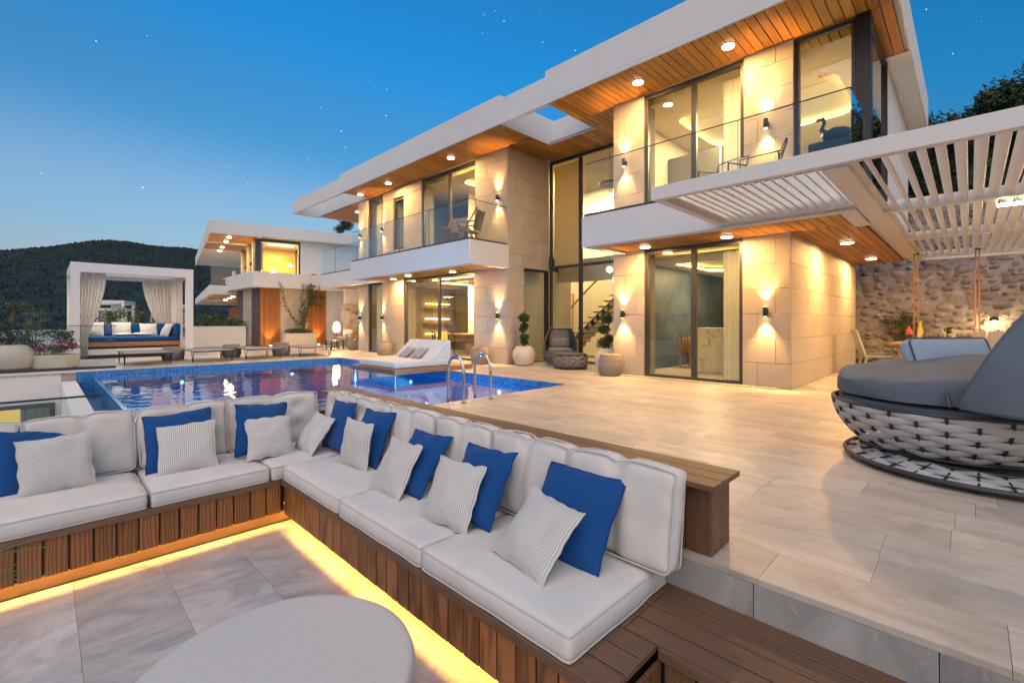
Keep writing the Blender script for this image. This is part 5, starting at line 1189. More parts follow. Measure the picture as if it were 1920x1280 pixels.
def cabana_frame(t, X0, X1, Y0, Y1, H=3.02, bw=.21, par=True):
    for x, y in ((X0, Y0), (X1 - bw, Y0), (X0, Y1 - bw), (X1 - bw, Y1 - bw)): bx('post', WMET, t, x, x + bw, y, y + bw, .0, H, bevel=.006)
    for a in ((X0 + bw, X1 - bw, Y0 + .005, Y0 + bw - .005), (X0 + bw, X1 - bw, Y1 - bw + .005, Y1 - .005), (X0 + .005, X0 + bw - .005, Y0 + bw, Y1 - bw), (X1 - bw + .005, X1 - .005, Y0 + bw, Y1 - bw)): bx('beam', WMET, t, *a, H - .30, H - .003, bevel=.004)
cb = thing('cabana', 'white square cabana frame with drapes and louvred top behind the pool', 'cabana', (2.1, 19.5, 0)); cabana_frame(cb, .60, 3.74, 19.5, 22.6)
me = beveled_box(.02, 2.7, .10, .002, WMET, 'louvre')
for i in range(24): piece(me, 'louvre', cb, Vector((.87 + i * .112, 21.05, 2.86)) - wl(cb), (0, .7, 0))
lamp('AREA', cb, (2.1, 21.0, 2.6), 18, (1, .8, .6), .6)
def tied(x_side):
    def fl(p, s, t):
        # narrows towards the tie at two thirds height, gathered against the post
        k = 1 - .72 * min(1, t / .78) ** 1.6 if t < .78 else .28 + .25 * (t - .78); w_ = s if x_side > 0 else 1 - s; return [p[0], p[1], p[2]] if 0 else [p[0], fl.y0 + (fl.y1 - fl.y0) * ((s * k) if x_side > 0 else 1 - (1 - s) * k), p[2]]
    return fl
def xcurtain(par, y, x0, x1, z0, z1, side, amp=.035):
    n = 34; H = 16; v = []; f = []
    for j in range(H + 1):
        t = j / H; k = 1 - .72 * min(1, t / .75) ** 1.7
        for i in range(n + 1):
            s = i / n; xx = x0 + (x1 - x0) * (s * k if side > 0 else 1 - (1 - s) * k); v.append((xx, y + amp * math.sin(i * 1.35) * (.5 + .5 * k) + .01, z1 + (z0 - z1) * t))
    for j in range(H):
        for i in range(n): f.append((j * (n + 1) + i, j * (n + 1) + i + 1, (j + 1) * (n + 1) + i + 1, (j + 1) * (n + 1) + i))
    mb = MB().add(v, f); mb.sm = True; return mb.build('drape', SHEER, par)
xcurtain(cb, 19.78, .84, 1.45, .1, 2.74, 1); xcurtain(cb, 22.3, 2.65, 3.50, .1, 2.74, -1); xcurtain(cb, 22.3, .84, 1.2, .1, 2.74, 1)
curtain('drape', 3.45, 19.75, 20.5, .1, 2.74, SHEER, None, cb); curtain('drape', .62, 19.8, 20.6, .1, 2.74, SHEER, None, cb)
bd = thing('cabana_bed', 'timber lounge bed with blue mattress inside the white cabana', 'daybed', (2.1, 20.9, 0))
bx('bed_base', TEAK, bd, .90, 3.50, 19.9, 22.2, .38, .52, bevel=.008); bx('plinth', WHITE, bd, .84, 3.52, 19.85, 22.22, .12, .30); bx('under_frame', METD, bd, 1.0, 3.4, 20.0, 22.1, 0, .119); bx('slat_deck', METD, bd, 1.0, 3.4, 20.0, 22.1, .301, .379)
me, lp = cushion_mesh('mattress', 2.56, 2.2, .16, BLUE, r=.04, crown=.01, n=20); piece(me, 'mattress', bd, Vector((2.2, 21.05, .521)) - wl(bd))
for i, (x, y, sx, sy, rz) in enumerate(((1.3, 22.05, .8, .22, 0), (2.15, 22.05, .8, .22, 0), (3.0, 22.05, .8, .22, 0), (3.38, 21.1, .8, .22, -PI / 2), (3.38, 20.3, .75, .22, -PI / 2))):
    me, lp = cushion_mesh('back_bolster', sx, sy, .44, BLUE if i != 0 else NAVY, r=.05, crown=.02, seed=i, n=14); piece(me, 'back_bolster', bd, Vector((x, y, .68)) - wl(bd), (0, 0, rz))
for i, (x, y, s, mt, lb, le) in enumerate(((1.25, 21.7, .55, STRV, 'pale square pillow at the left end of the cabana bed', -.3), (2.0, 21.72, .55, STRV, 'pale square pillow in the middle of the cabana bed', -.3), (1.65, 21.8, .5, NAVY, 'denim blue pillow between two pale pillows on the cabana bed', -.25),
        (2.75, 21.6, .52, STRV, 'pale pillow slumped at the right of the cabana bed back', -.5), (3.15, 20.75, .5, STRV, 'pale pillow leaning on the right bolster of the cabana bed', -.4), (3.1, 20.3, .5, STRV, 'pale pillow nearest the right post of the cabana', -.4))):
    me, ed = pillow_mesh('pillow_cover', s, .14, mt, seed=i + 3, n=10); o = bpy.data.objects.new('cabana_pillow', me); COL.objects.link(o); o.location = (x, y, .68 + s * .43); rz_ = 0 if i < 4 else -PI / 2 + .3
    o.rotation_euler = (Matrix.Rotation(rz_, 3, 'Z') @ Matrix.Rotation(le, 3, 'X')).to_euler(); tag(o, lb, 'pillow', 'pillows on the cabana bed')
for i, (x, y, lb) in enumerate(((1.95, 20.9, 'flat pale pillow lying on the left of the blue cabana mattress'), (2.5, 21.0, 'flat pale pillow lying on the right of the blue cabana mattress'))):
    me, ed = pillow_mesh('pillow_cover', .5, .14, STRV, seed=i + 13, n=10); o = bpy.data.objects.new('cabana_pillow', me); COL.objects.link(o); o.location = (x, y, .75); o.rotation_euler = (PI / 2, 0, .3); tag(o, lb, 'pillow', 'pillows on the cabana bed')
def small_cabana(x, y, rz, label, s=1.0):
    t = thing('cabana', label, 'cabana', (x, y, 0), 0, 'white cabanas of the neighbouring plots'); 
    cabana_frame(t, x, x + 3.1, y, y + 3.0); xcurtain(t, y + .3, x + .25, x + 1.0, .1, 2.74, 1); xcurtain(t, y + .3, x + 2.1, x + 2.9, .1, 2.74, -1); t.rotation_euler = (0, 0, rz); t.scale = (s, s, s); return t
small_cabana(1.9, 51.5, -.35, 'white cabana frame far behind, nearer of the two seen through the front cabana'); small_cabana(4.8, 79, -.35, 'smallest white cabana frame seen through the front cabana'); small_cabana(7.6, 58.5, -.3, 'white cabana frame far behind, half hidden by the right drape of the front cabana')
struct('far_plots', bx('far_plots', TRAV, None, -30, 30, 27.6, 110, -1.6, -.04))
for i, (x, y, h) in enumerate(((2.6, 33, 1.9), (4.4, 42, 2.3), (5.6, 36, 2.0), (7.0, 40, 2.6), (3.4, 47, 2.4), (6.4, 50, 2.4))):
    shrub(x, y, 0, h, 1.0, ['round olive shrub beyond the cabana bed', 'yellow green shrub seen between the cabana posts', 'tall leggy shrub in front of the far cabana', 'dark shrub by the right drape of the cabana', 'small far shrub beyond the cabana', 'dense far shrub right of the far cabanas'][i], [LEAF2, LEAF3, LEAF][i % 3], 500, 50 + i, .07)
# lounger frames
def lounger(x, y, label, w_=1.05, l=1.95):
    t = thing('lounger_frame', label, 'lounger', (x, y, 0), 0, 'low lounger frames along the pool')
    bx('sling', M('charcoal_sling', (.27, .25, .24), .8) if 'charcoal_sling' not in bpy.data.materials else bpy.data.materials['charcoal_sling'], t, x - w_ / 2 + .02, x + w_ / 2 - .02, y - l / 2 + .02, y + l / 2 - .02, .305, .325, bevel=.004)
    MB().tube([(x - w_ / 2, y - l / 2, .315), (x + w_ / 2, y - l / 2, .315), (x + w_ / 2, y + l / 2, .315), (x - w_ / 2, y + l / 2, .315)], .015, 6, closed=True).build('frame', METB, t)
    for sx in (-1, 1):
        for sy in (-1, 1):
            a, b = x + sx * (w_ / 2 - .02), y + sy * (l / 2 - .35); MB().tube([(a, b - .13, .31), (a, b - .03, .02), (a, b, .008), (a, b + .03, .02), (a, b + .13, .31)], .010, 6).build('hairpin_leg', METB, t)
for x, lb in ((2.05, 'low lounger frame in front of the white cabana, farthest left'), (3.58, 'low lounger frame second from the left, right of the cabana post'), (4.98, 'low lounger frame third from the left along the pool'), (6.62, 'low lounger frame nearest the villa, before the orange timber')): lounger(x, 16.75, lb)
# ---------------------------------------------------------------- pavilion
pv = thing('pavilion', 'flat roofed pavilion with orange timber and pale stone panels beyond the pool', 'pavilion', (7.6, 25.1, 0))
bx('roof_slab', WHITE, pv, 7.15, 14.5, 24.65, 29.5, 2.90, 3.66, bevel=.01); bx('core_wall', WHITE, pv, 7.64, 14, 25.14, 29, 0, 2.899)
def strip_panel(nm, mat, ax, c, a0, a1, n, par, z0=0.01, z1=2.895, g=.006):
    for i in range(n):
        w_ = (a1 - a0) / n; a = a0 + i * w_
        b = (a + g, a + w_ - g, c - .03, c + .035) if ax == 'y' else (c - .03, c + .035, a + g, a + w_ - g)
        bx(nm, mat, par, *b, z0, z1)
strip_panel('timber_board', CLADW, 'y', 25.1, 7.6, 8.53, 8, pv); strip_panel('timber_board', CLADW, 'y', 25.1, 9.93, 10.9, 8, pv)
def blocks(nm, ax, c, a0, a1, par, z1=2.89, L=.75, H=.48):
    z = 0; k = 0
    while z < z1 - .05:
        zb = min(z + H, z1); cuts = [a0] + [q for q in [a0 + (L * .5 if k % 2 else L) + L * i for i in range(8)] if q < a1 - .1] + [a1]
        for s, e in zip(cuts, cuts[1:]): bx(nm, STONE, par, *((s + .003, e - .003, c - .03, c + .035) if ax == 'y' else (c - .03, c + .035, s + .003, e - .003)), z + .003, zb - .003)
        z = zb; k += 1
blocks('stone_block', 'y', 25.1, 8.54, 9.92, pv)
DW = M('shaded_dark_timber', (.13, .10, .09), .7, var=.5, vscale=5, stretch=(5, 5, .3))  # dark boards for the left face, its shade put into the colour
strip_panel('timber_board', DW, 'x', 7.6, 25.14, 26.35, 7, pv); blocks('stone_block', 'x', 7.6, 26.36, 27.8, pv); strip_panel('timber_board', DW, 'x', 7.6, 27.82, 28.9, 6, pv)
lamp('AREA', pv, (9.2, 24.5, 2.85), 30, (1, .7, .4), .5, (.35, 0, 0)) if 0 else None
for x in (8.0, 10.4):
    MB().lathe([(.05, .0), (.05, .015)], 14, (x, 24.85, .0)).build('ground_light', BULB, pv); lamp('SPOT', pv, (x, 24.82, .03), 40, (1, .60, .25), .04, (PI - .12, 0, 0), math.radians(75), .8)
t = thing('trough_planter', 'cream trough planter with a climbing vine in front of the pavilion stone', 'planter', (9.2, 24.4, 0)); bx('trough', CERAM, t, 8.45, 10.0, 24.15, 24.6, 0, .62, bevel=.02)
leaves(MB(), (9.2, 24.4, .72), (.75, .25, .16), 900, .05, 5).build('ground_leaves', LEAF2, t)
m = MB(); vine = MB(); rs = random.Random(8)
for b in range(7):
    P = [Vector((9.35 + rs.uniform(-.15, .15), 24.42, .6))]
    for k in range(16): P.append(P[-1] + Vector((rs.uniform(-.10, .10) + (.08 if k > 6 and b % 2 else (.02 if b < 5 else -.06)), rs.uniform(-.04, .05), .155)))
    vine.tube(P, [.022 - .0012 * k for k in range(17)], 5)
    for p in P[3:]: leaves(m, p, (.17, .14, .12), 14, .05, rs.randint(0, 9999), shell=.1)
for i in range(8): leaves(m, (10.0 + rs.uniform(-.3, .5), 24.4, 2.5 + rs.uniform(-.4, .45)), (.28, .2, .22), 60, .05, i + 400, shell=.1)
vine.build('vine_stems', BARK, t); m.build('vine_leaves', LEAF2, t)
# low white wall left of the pavilion, with pot and dark shrub
tag(bx('garden_wall', WHITE, None, 4.7, 7.1, 25.6, 25.8, 0, .98, bevel=.01), 'low glossy white garden wall between the cabana and the pavilion', 'wall')
tag(leaves(MB(), (6.3, 27.4, .9), (1.5, .8, .62), 2600, .07, 44).build('clipped_shrub', LEAF), 'dark rounded shrub rising behind the low white wall', 'shrub')
t = planter_round(4.5, 24.6, .22, .42, 'small cream pot with a flowering plant beside the cabana'); leaves(MB(), (0, 0, .75), (.22, .2, .32), 170, .045, 12, shell=.1).build('foliage', LEAF, t, world=False)
# ---------------------------------------------------------------- neighbouring villa
nv = thing('neighbour_villa', 'smaller white villa with lit corner window beyond the pavilion', 'villa', (6.25, 28.8, 0), math.radians(-9))
def nb(name, mat, *a, par=None, **k):
    o = MB().box(*a).build(name, mat, None, **k); o.parent = par or nv; return o
SOF2 = SOFF
nb('roof', WHITE, 0, 14, 0, 18, 6.04, 6.68, bevel=.01); nb('roof_trim', WHITE, 0, .06, 0, 18, 5.96, 6.04)
nb('roof_trim', WHITE, .061, 2.4, 0, .06, 5.96, 6.04)
for i in range(24):
    me = beveled_box(2.2, .28, .02, 0, SOFF, 'soffit_plank'); piece(me, 'soffit_plank', nv, (1.2, .22 + i * .29, 6.025)) if not (11 < i < 15) else None
nb('white_wall', WHITE, 4.6, 14, .5, .7, 0, 6.035); nb('rear_mass', WHITE, 5, 13.9, .71, 17.5, 0, 6.03)
c2 = nb('corner_glazing', METD, 2.42, 2.5, .56, .64, 3.2, 5.96)
for a in ((2.5, 4.6, .56, .64, 5.82, 5.96), (2.5, 4.6, .56, .64, 3.2, 3.28), (4.5, 4.6, .56, .64, 3.281, 5.819), (2.2, 2.41, .55, .75, 3.2, 5.96)): nb('window_frame', METD, *a, par=nv)
nb('pane', GLASS, 2.51, 4.49, .59, .60, 3.285, 5.815)
nb('lit_room_wall', M('lit_ochre_wall', (.60, .38, .14), .8), 2.6, 4.9, 3.4, 3.5, 3.2, 5.95); nb('lit_ceiling', PLAST, 2.6, 4.9, .8, 3.39, 5.86, 5.9); nb('inner_floor', INFLOOR, 1.3, 4.9, .5, 17, 2.76, 3.18)
nb('cove_glow', COVE, 3.0, 4.4, 1.4, 1.5, 5.79, 5.83)
l_ = lamp('AREA', None, (3.6, 2.0, 5.7), 90, (1, .62, .24), 1.2); l_.parent = nv
for i, (x, y, z) in enumerate(((2.9, 1.2, 3.95), (3.3, 1.6, 4.2), (4.2, 1.4, 4.6))):
    o = MB().lathe([(.03, .12), (.13, .0), (.12, -.005)], 14, (x, y, z)).build('pendant_shade', BULB if i else GLOW, None); o.parent = nv
nb('floor_slab', WHITE, 0, 4.59, .4, 18, 2.68, 3.19, bevel=.01)
for (ya, yb, m_, z0, z1) in ((1.3, 1.9, STONE, 3.2, 5.96), (3.6, 4.2, STONE, 3.2, 5.96), (6.6, 7.2, STONE, 3.2, 5.96), (1.2, 1.8, STONE, 0, 2.68), (4.0, 4.7, STONE, 0, 2.68), (7.4, 8.1, STONE, 0, 2.68)):
    nb('stone_pier', m_, 2.2, 2.7, ya, yb, z0, z1)
for ya, yb, z0, z1 in ((1.92, 3.58, 3.2, 5.96), (4.22, 6.58, 3.2, 5.96), (1.82, 3.98, 0, 2.68), (4.72, 7.38, 0, 2.68)):
    f_ = nb('window_frame', METD, 2.35, 2.4, ya, ya + .07, z0, z1); nb('window_frame', METD, 2.35, 2.4, yb - .07, yb, z0, z1); nb('pane', GLASS, 2.36, 2.37, ya + .071, yb - .071, z0, z1)
nb('room_back', PLAST, 4.0, 4.1, .8, 12, 0, 2.6); nb('room_back', PLAST, 4.0, 4.1, 3.6, 12, 3.2, 5.95)
for x, y, z, e in ((1.0, 1.3, 6.0, 26), (1.0, 3.0, 6.0, 26), (1.0, 5.6, 6.0, 26), (1.0, 7.6, 6.0, 26), (1.2, 1.4, 2.66, 22), (1.2, 3.4, 2.66, 22), (1.2, 6, 2.66, 22), (3.2, 3, 2.5, 30), (3.2, 6, 2.5, 30), (3.2, 6, 5.8, 30)):
    o = MB().lathe([(.11, 0), (.11, -.04), (.1, -.044)], 18, (x, y, z)).build('downlight', GLOW, None); o.parent = nv; l_ = lamp('AREA', None, (x, y, z - .06), e, (1, .62, .26), .2); l_.parent = nv
for i, (y, z) in enumerate(((1.6, 4.6), (3.9, 4.6), (1.5, 1.35), (4.3, 1.35))):
    o = MB().lathe([(.05, -.09), (.05, .09)], 12, (2.1, y, z)).build('wall_light', METB, None); o.parent = nv
    for s in (1, -1):
        l_ = lamp('SPOT', None, (2.08, y, z + s * .11), 14, (1, .6, .25), .03, (PI if s > 0 else 0, 0, 0), math.radians(75), .7); l_.parent = nv
for a, b in ((.45, 3.2), (3.21, 6.0), (6.01, 9.0)): nb('glass_panel', RAILG, .06, .072, a, b, 3.24, 4.25)
nb('rail_shoe', METD, .04, .09, .42, 9, 3.19, 3.24); nb('glass_panel', RAILG, .09, 2.2, .45, .462, 3.24, 4.25); nb('rail_shoe', METD, .09, 2.2, .43, .48, 3.191, 3.24)
for i in range(20): piece(beveled_box(2.0, .28, .02, 0, SOFF, 'soffit_plank'), 'soffit_plank', nv, (1.2, .75 + i * .29, 2.66))
nb('orange_panel', CLADW, 2.0, 2.3, 10.2, 13.0, 0, 2.3)
t = thing('far_chair', 'pale chair on the balcony of the neighbouring villa', 'chair', (7.4, 29.9, 3.2)); bx('seat', SHEER, t, 7.2, 7.7, 29.7, 30.2, 3.6, 3.66); bx('backrest', SHEER, t, 7.66, 7.7, 29.7, 30.2, 3.66, 4.1)
for a in (7.22, 7.66):
    for b in (29.72, 30.16): bx('leg', METB, t, a, a + .03, b, b + .03, 3.2, 3.599)
for i, (x, y) in enumerate(((12.6, 26.6), (14.4, 27.0), (9.7, 27.2))): o = leaves(MB(), (x * .86, y, 3.78), (.2, .2, .14), 200, .05, 300 + i).build('roof_shrub', LEAF); tag(o, ['small clipped ball shrub on the pavilion roof, right one', 'clipped ball shrub at the far right of the pavilion roof', 'clipped ball shrub at the left of the pavilion roof'][i], 'shrub')
# ---------------------------------------------------------------- stars
st_ = MB(); rs = random.Random(21)
SP = [(180, 77, 2.4), (276, 67, 1.6), (76, 325, 1.8), (268, 352, 2.4), (438, 216, 1.2), (430, 313, 1.5), (464, 345, 1.5), (492, 157, 1), (540, 180, 1.1), (602, 202, 1.6), (640, 246, 2.4), (648, 277, 2.2), (578, 297, 1.8), (724, 217, 2.4), (725, 168, 1.6), (693, 152, 1.3), (782, 144, 1.2), (832, 193, 1.2), (908, 28, 1.6), (928, 21, 1.6), (945, 40, 2.2), (905, 62, 1.4), (1018, 80, 1.8), (1079, 95, 2), (1012, 28, 1.2), (850, 70, 1), (750, 60, 1), (1737, 18, 2.4), (1787, 101, 2.4), (1020, 50, 1.1), (612, 205, 1), (535, 205, 1), (660, 300, 1.2), (38, 352, .9), (350, 130, .9), (120, 230, .9), (1840, 40, 1), (300, 250, .8), (560, 90, .8), (680, 40, .8), (430, 60, .8)]
for (u, v_, s) in SP:
    d = 2600; x, y = to_world(u, d); z = 1.15 + (605 - v_) / 870 * d; k = len(st_.v); r = s * 1.15
    st_.add([(x + r, y, z), (x - r, y, z), (x, y + r, z), (x, y - r, z), (x, y, z + r), (x, y, z - r)], [(0, 2, 4), (2, 1, 4), (1, 3, 4), (3, 0, 4), (2, 0, 5), (1, 2, 5), (3, 1, 5), (0, 3, 5)])
tag(st_.build('stars', STARM), 'faint white stars scattered over the dusk sky', 'stars', kind='stuff')
# ---------------------------------------------------------------- dining set under the pergola
dt = thing('dining_table', 'long timber dining table laid with glasses by the rubble wall', 'table', (12.2, -.2, 0))
for i in range(7): a = 12.0 + i * .15; bx('top_board', TEAK, dt, a, a + .147, -2.2, 1.15, .71, .745, bevel=.002)
bx('apron', TEAK, dt, 12.1, 12.95, -2.1, 1.05, .63, .709)
for x in (12.12, 12.86):
    for y in (-2.05, .95): bx('leg', TEAK, dt, x, x + .08, y, y + .08, 0, .629)
rn = MB().box(12.25, 12.85, -2.1, .68, .7455, .75).build('table_runner', SHEER); tag(rn, 'pale cloth runner along the dining table', 'runner')
def dchair(x, y, rz, label):
    t = thing('dining_chair', label, 'chair', (x, y, 0), rz, 'white dining chairs'); bx_ = lambda n, m, *a: MB().box(*a).build(n, m, t, world=False, bevel=.004)
    bx_('seat', SHEER, -.24, .24, -.24, .24, .42, .47); bx_('seat_pad', GREYF, -.22, .22, -.22, .20, .471, .50)
    MB().prism([(-.24, .20, .45), (-.24, .24, .45), (-.24, .40, 1.0), (-.24, .37, 1.0)], (.30, 0, 0)).build('backrest', SHEER, t, world=False); MB().prism([(.08, .20, .45), (.08, .24, .45), (.08, .40, 1.0), (.08, .37, 1.0)], (.16, 0, 0)).build('backrest', SHEER, t, world=False)
    for a in (-.2, .2):
        for b, c in ((-.2, -.24), (.2, .28)): MB().prism([(a - .02, b - .02, .419), (a + .02, b - .02, .419), (a + .02, b + .02, .419), (a - .02, b + .02, .419)], (0, c - b, -.419)).build('leg', SHEER, t, world=False)
dchair(12.55, 1.45, .35, 'white dining chair at the near end of the table beside the villa wall'); dchair(11.65, -.2, math.radians(100), 'white dining chair on the pool side of the dining table'); dchair(13.25, .2, math.radians(-90), 'white dining chair on the wall side of the dining table, nearer its end'); dchair(13.25, -.9, math.radians(-90), 'white dining chair on the wall side of the dining table, farther along')
dchair(11.65, -1.2, math.radians(85), 'white dining chair on the pool side, nearly hidden by the daybed')
RED = M('red_box', (.45, .03, .015), .4); YEL = M('yellow_bottle_glass', (.55, .42, .03), .1)
b_ = thing('red_bottle', 'red bottle with a black label at the near end of the dining table', 'bottle', (12.25, .88, .746))
MB().lathe([(.055, 0), (.06, .02), (.06, .20), (.05, .25), (.025, .28), (.022, .33)], 20, cap=True).build('body', RED, b_, world=False); MB().lathe([(.027, .33), (.027, .375)], 14).build('cap', METB, b_, world=False); MB().lathe([(.0615, .06), (.0615, .17)], 20, cap=False).build('label_band', METB, b_, world=False)
b_ = thing('yellow_bottle', 'yellow wine bottle beside the red bottle on the dining table', 'bottle', (12.4, .72, .746))
MB().lathe([(.045, 0), (.05, .02), (.05, .25), (.02, .33), (.018, .42)], 18).build('body', YEL, b_, world=False); MB().lathe([(.021, .40), (.021, .44)], 12).build('cap', YEL, b_, world=False); MB().lathe([(.0512, .08), (.0512, .19)], 18, cap=False).build('label_band', CERAM, b_, world=False)
for i, (x, y) in enumerate(((12.35, .62), (12.5, .58), (12.35, .50), (12.6, .50), (12.42, .42), (12.5, .16), (12.4, .08), (12.6, .0))):
    t = MB().lathe([(.035, 0), (.036, .004), (.006, .01), (.006, .07), (.03, .09), (.05, .13), (.048, .18), (.038, .20), (.036, .20), (.046, .18), (.048, .13), (.0, .09)], 16, (x, y, .7505), cap=False).build('wine_glass', WINE)
    tag(t, 'clear wine glass on the dining table ' + ('in the cluster left of the pineapple' if i < 5 else 'in the cluster right of the pineapple'), 'glass', 'wine glasses left of the pineapple' if i < 5 else 'wine glasses right of the pineapple')
pa = thing('pineapple', 'pineapple lying among the glasses on the dining table', 'fruit', (12.5, .31, .80)); MB().lathe([(0, -.10), (.04, -.09), (.06, -.03), (.06, .04), (.035, .10), (0, .11)], 14, cap=False).build('fruit', M('pineapple_skin', (.22, .12, .04), .8, var=.8, vscale=25), pa, world=False)
leaves(MB(), (0, 0, .19), (.06, .06, .10), 60, .05, 5, shell=.1).build('leaf_tuft', LEAF2, pa, world=False)
# ---------------------------------------------------------------- balcony chairs
def balcony_chair(x, y, z, rz, label, mat, wide=.62):
    t = thing('balcony_chair', label, 'chair', (x, y, z), rz); w_ = wide / 2
    MB().tube([(-w_, -.3, .0), (-w_, -.3, .55), (-w_, .28, .62), (-w_, .36, .80), (0, .40, .83), (w_, .36, .80), (w_, .28, .62), (w_, -.3, .55), (w_, -.3, 0)], .013, 7).build('frame', METB, t, world=False)
    for s in (-1, 1): MB().tube([(s * w_, .25, .6), (s * w_, .32, 0)], .013, 7).build('leg', METB, t, world=False)
    n = 15
    for i in range(n):
        a = -w_ + .03 + (wide - .06) * i / (n - 1); MB().tube([(a, -.28, .38), (a, .2, .36), (a * .98, .30, .5), (a, .38, .81)], .012, 5).build('cord', mat, t, world=False)
    for (yy, zz) in ((-.28, .38), (.2, .36)): MB().tube([(-w_, yy, zz), (w_, yy, zz)], .011, 6).build('cross_bar', METB, t, world=False)
balcony_chair(8.45, 2.52, 3.27, math.radians(-160), 'dark corded armchair on the right balcony under the wall lamp', M('charcoal_cord', (.10, .09, .085), .8)); balcony_chair(8.4, 3.1, 3.27, math.radians(-100), 'light framed low chair on the right balcony beside the corded armchair', WMET, .55)
def folding(x, y, z, rz, label):
    t = thing('folding_chair', label, 'chair', (x, y, z), rz); WD = TEAK
    for s in (-1, 1):
        MB().prism([(s * .27, -.34, 0), (s * .27, -.30, 0), (s * .27, .34, .98), (s * .27, .30, .98)], (.03, 0, 0)).build('rear_leg', WD, t, world=False); MB().prism([(s * .27, .38, 0), (s * .27, .34, 0), (s * .27, -.26, .60), (s * .27, -.22, .60)], (.03, 0, 0)).build('front_leg', WD, t, world=False); MB().box(s * .27 - .01, s * .27 + .04, -.30, .22, .60, .625).build('armrest', WD, t, world=False)
    MB().prism([(-.25, -.28, .40), (-.25, .18, .34), (-.25, .18, .36), (-.25, -.28, .42)], (.5, 0, 0)).build('seat', GC, t, world=False); MB().prism([(-.25, .16, .42), (-.25, .30, .94), (-.25, .32, .93), (-.25, .18, .41)], (.5, 0, 0)).build('backrest', GC, t, world=False)
folding(8.35, 9.85, 3.285, math.radians(-155), 'grey and timber folding armchair on the left balcony beside the wall lamp')
folding(8.35, 10.6, 3.285, math.radians(-70), 'grey armchair on the left balcony, farther from the wall lamp')
# ---------------------------------------------------------------- far armchair with table lamp
def wood_chair(x, y, z, rz, label, mat=TEAK, pad=SHEER, s=1.0):
    t = thing('wooden_armchair', label, 'armchair', (x, y, z), rz); t.scale = (s, s, s)
    for a in (-.32, .29):
        MB().box(a, a + .035, -.32, -.28, 0, .6).build('leg', mat, t, world=False); MB().prism([(a, .28, 0), (a, .32, 0), (a, .46, .85), (a, .42, .85)], (.035, 0, 0)).build('leg', mat, t, world=False); MB().box(a - .01, a + .045, -.33, .36, .6, .63).build('armrest', mat, t, world=False)
    for i in range(6): MB().prism([(-.25 + i * .09, .31, .4), (-.25 + i * .09, .33, .4), (-.25 + i * .09, .44, .84), (-.25 + i * .09, .42, .84)], (.05, 0, 0)).build('back_slat', mat, t, world=False)
    MB().box(-.28, .28, -.3, .3, .36, .40).build('seat_frame', mat, t, world=False); MB().box(-.27, .27, -.29, .29, .401, .50).build('seat_pad', pad, t, world=False, bevel=.03); MB().prism([(-.24, .2, .5), (-.24, .3, .5), (-.24, .38, .82), (-.24, .30, .82)], (.48, 0, 0)).build('back_pad', pad, t, world=False, bevel=.02)
wood_chair(10.2, 19.2, 0, math.radians(-100), 'timber armchair with pale cushions beside the last pier, under the wall lamp')
wood_chair(9.9, 20.8, 0, math.radians(-60), 'second timber armchair behind the far drum stool')
tb = thing('side_table', 'small dark side table left of the far armchair', 'table', (8.9, 19.6, 0)); bx('table_top', METD, tb, 8.6, 9.2, 19.3, 19.9, .36, .39)
for a in (8.62, 9.14):
    for b in (19.32, 19.84): bx('leg', METB, tb, a, a + .04, b, b + .04, 0, .359)
tl = thing('lantern', 'glowing lantern standing behind the far armchair', 'lantern', (9.9, 21.6, 0)); MB().lathe([(.12, .7), (.17, .85), (.14, 1.1), (.05, 1.2)], 18).build('glowing_shade', emis('lantern_glow', (1, .66, .3), 9), tl, world=False); MB().tube([(0, 0, 0), (0, 0, .7)], .02, 6).build('stand', METB, tl, world=False); MB().lathe([(.16, 0), (.16, .02)], 16).build('foot', METB, tl, world=False)
lamp('POINT', tl, (9.7, 21.3, 1.2), 25, (1, .62, .28), .1)
shrub(11.6, 21.7, 0, 1.9, .4, 'slender climbing plant on the low rubble wall behind the far armchair', LEAF2, 300, 71, .04)
# ---------------------------------------------------------------- things seen through the windows
isl = thing('kitchen_island', 'marble fronted kitchen island behind the right pane of the sliding door', 'kitchen island', (11.0, 4.4, .02)); bx('marble_front', MARB, isl, 10.7, 10.74, 3.6, 4.55, .02, 1.0); bx('marble_end', MARB, isl, 10.741, 11.4, 4.50, 4.55, .02, 1.0); bx('counter_top', MARB, isl, 10.69, 11.41, 3.55, 4.56, 1.001, 1.03); bx('cabinet', GREYP, isl, 10.741, 11.4, 3.6, 4.499, .02, 1.0)
idt = thing('indoor_table', 'small timber table seen through the left pane of the sliding door', 'table', (12.6, 5.0, .02)); bx('table_top', TEAK, idt, 12.2, 13.2, 4.75, 5.4, .74, .78)
for a in (12.22, 13.1):
    for b in (4.78, 5.32): bx('leg', TEAK, idt, a, a + .06, b, b + .06, .02, .739)
wood_chair(11.75, 5.0, .01, math.radians(90), 'timber dining chair seen through the left pane of the sliding door', pad=CERAM, s=.92)
gp = thing('glass_globe_pendant', 'white glass globe on a wall arm seen through the right pane of the sliding door', 'lamp', (11.9, 3.9, 1.9)); MB().lathe([(0, -.08), (.057, -.057), (.08, 0), (.057, .057), (0, .08)], 18, cap=False).build('globe', BULB if 0 else emis('globe_glow', (1, .86, .62), 3), gp, world=False); MB().tube([(0, 0, 0), (.0, -.6, 0)], .01, 6).build('arm', METB, gp, world=False)
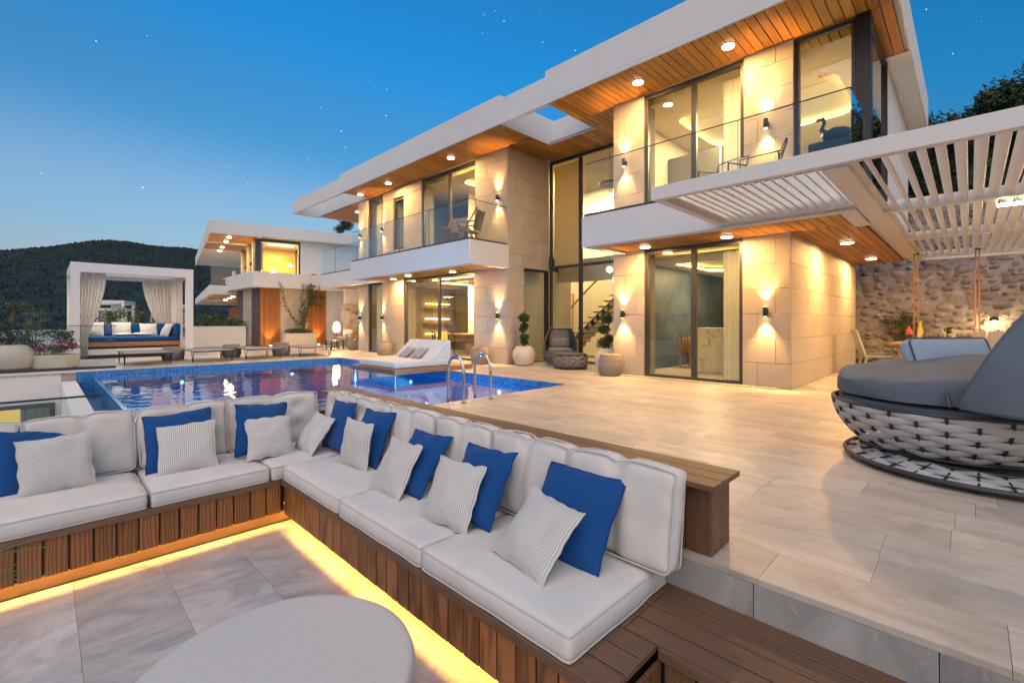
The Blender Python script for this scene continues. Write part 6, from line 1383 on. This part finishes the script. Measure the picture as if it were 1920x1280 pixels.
for i, (x, y, z) in enumerate(((11.3, 7.28, 2.66), (11.3, 7.08, 2.36), (10.4, 9.72, 2.48), (10.45, 9.78, 2.18))):
    t = thing('globe_pendant', ['upper glass globe lamp at the right of the hall window', 'lower glass globe lamp at the right of the hall window', 'upper glass globe lamp behind the narrow side window', 'lower glass globe lamp behind the narrow side window'][i], 'pendant lamp', (x, y, z)); MB().lathe([(0, -.10), (.07, -.07), (.10, 0), (.07, .07), (0, .10)], 18, cap=False).build('globe', bpy.data.materials['globe_glow'], t, world=False); MB().tube([(0, 0, .1), (0, 0, (6.0 if i < 2 else 2.72) - z)], .006, 5).build('cord', METB, t, world=False)
cp = thing('cone_pendant', 'dark disc pendant with a glowing cone behind the upper hall window', 'pendant lamp', (11.9, 7.6, 4.9)); MB().lathe([(.35, .35), (.36, .40), (.1, .45)], 24).build('disc_shade', METD, cp, world=False); MB().lathe([(.05, .1), (.16, -.15)], 16).build('cone', bpy.data.materials['globe_glow'], cp, world=False); MB().tube([(0, 0, .1), (0, 0, 1.05)], .008, 5).build('cord', METB, cp, world=False)
tv = bx('television', M('dark_screen', (.01, .012, .018), .15), None, 12.17, 12.22, 12.2, 13.7, 1.0, 1.9); tag(tv, 'dark television on the back wall of the dining room', 'television')
tvb = bx('media_shelf', OAK, None, 11.95, 12.24, 11.8, 14.1, .5, .62); tag(tvb, 'timber media shelf under the dark television', 'shelf')
wt_ = thing('oak_dining_table', 'yellow oak dining table behind the wide ground floor window', 'table', (10.6, 12, .01)); bx('table_top', OAK, wt_, 10.2, 11.1, 10.9, 13.3, .72, .77); bx('pedestal', OAK, wt_, 10.5, 10.8, 11.5, 12.7, .01, .719)
YC = M('ochre_upholstery', (.45, .32, .10), .8)
wood_chair(10.1, 10.85, .01, math.radians(160), 'ochre slatted dining chair at the right end of the oak table', METD, YC); wood_chair(10.3, 13.7, .01, math.radians(-20), 'ochre chair at the left end of the oak table', METD, YC)
sv = thing('wall_shelves', 'lit shelves at the left of the dining room behind the wide window', 'shelves', (11.4, 15.3, .3))
for z in (.5, 1.1, 1.7): bx('shelf_board', OAK, sv, 10.6, 12.0, 15.1, 15.45, z, z + .03); bx('shelf_light', COVE, sv, 10.7, 11.9, 15.4, 15.42, z + .20, z + .215)
sofa = thing('sofa', 'cream sofa behind the narrow side window', 'sofa', (11.5, 9.9, .01)); bx('seat', CERAM, sofa, 11.0, 12.1, 9.7, 10.6, .011, .42, bevel=.04); bx('backrest', CERAM, sofa, 11.85, 12.1, 9.7, 10.6, .421, .75, bevel=.04)
bird = thing('bird_figure', 'dark bird shaped sculpture standing inside the upper corner window', 'sculpture', (9.75, 1.72, 3.22)); bx('pedestal_box', SLATE, bird, 9.55, 9.95, 1.35, 2.05, 3.225, 4.30)
MB().lathe([(0, -.24), (.09, -.18), (.13, -.02), (.10, .14), (.02, .24)], 16, cap=False).build('body', SLATE, bird, world=False).matrix_local = Matrix.Translation((.0, -.05, 1.22)) @ Matrix.Rotation(PI / 2, 4, 'X')
MB().tube([(.0, .10, 1.26), (.0, .17, 1.36), (.0, .13, 1.46), (.0, .14, 1.54), (0, .22, 1.54), (0, .29, 1.51)], [.06, .04, .032, .036, .03, .006], 8).build('neck', SLATE, bird, world=False)
arm = thing('mirror', 'round mirror on the back wall seen through the upper sliding door', 'mirror', (12.3, 4.0, 4.1)); MB().tube([(0, 0, 0), (.02, 0, 0)], .3, 28).build('mirror_disc', STEEL, arm, world=False)
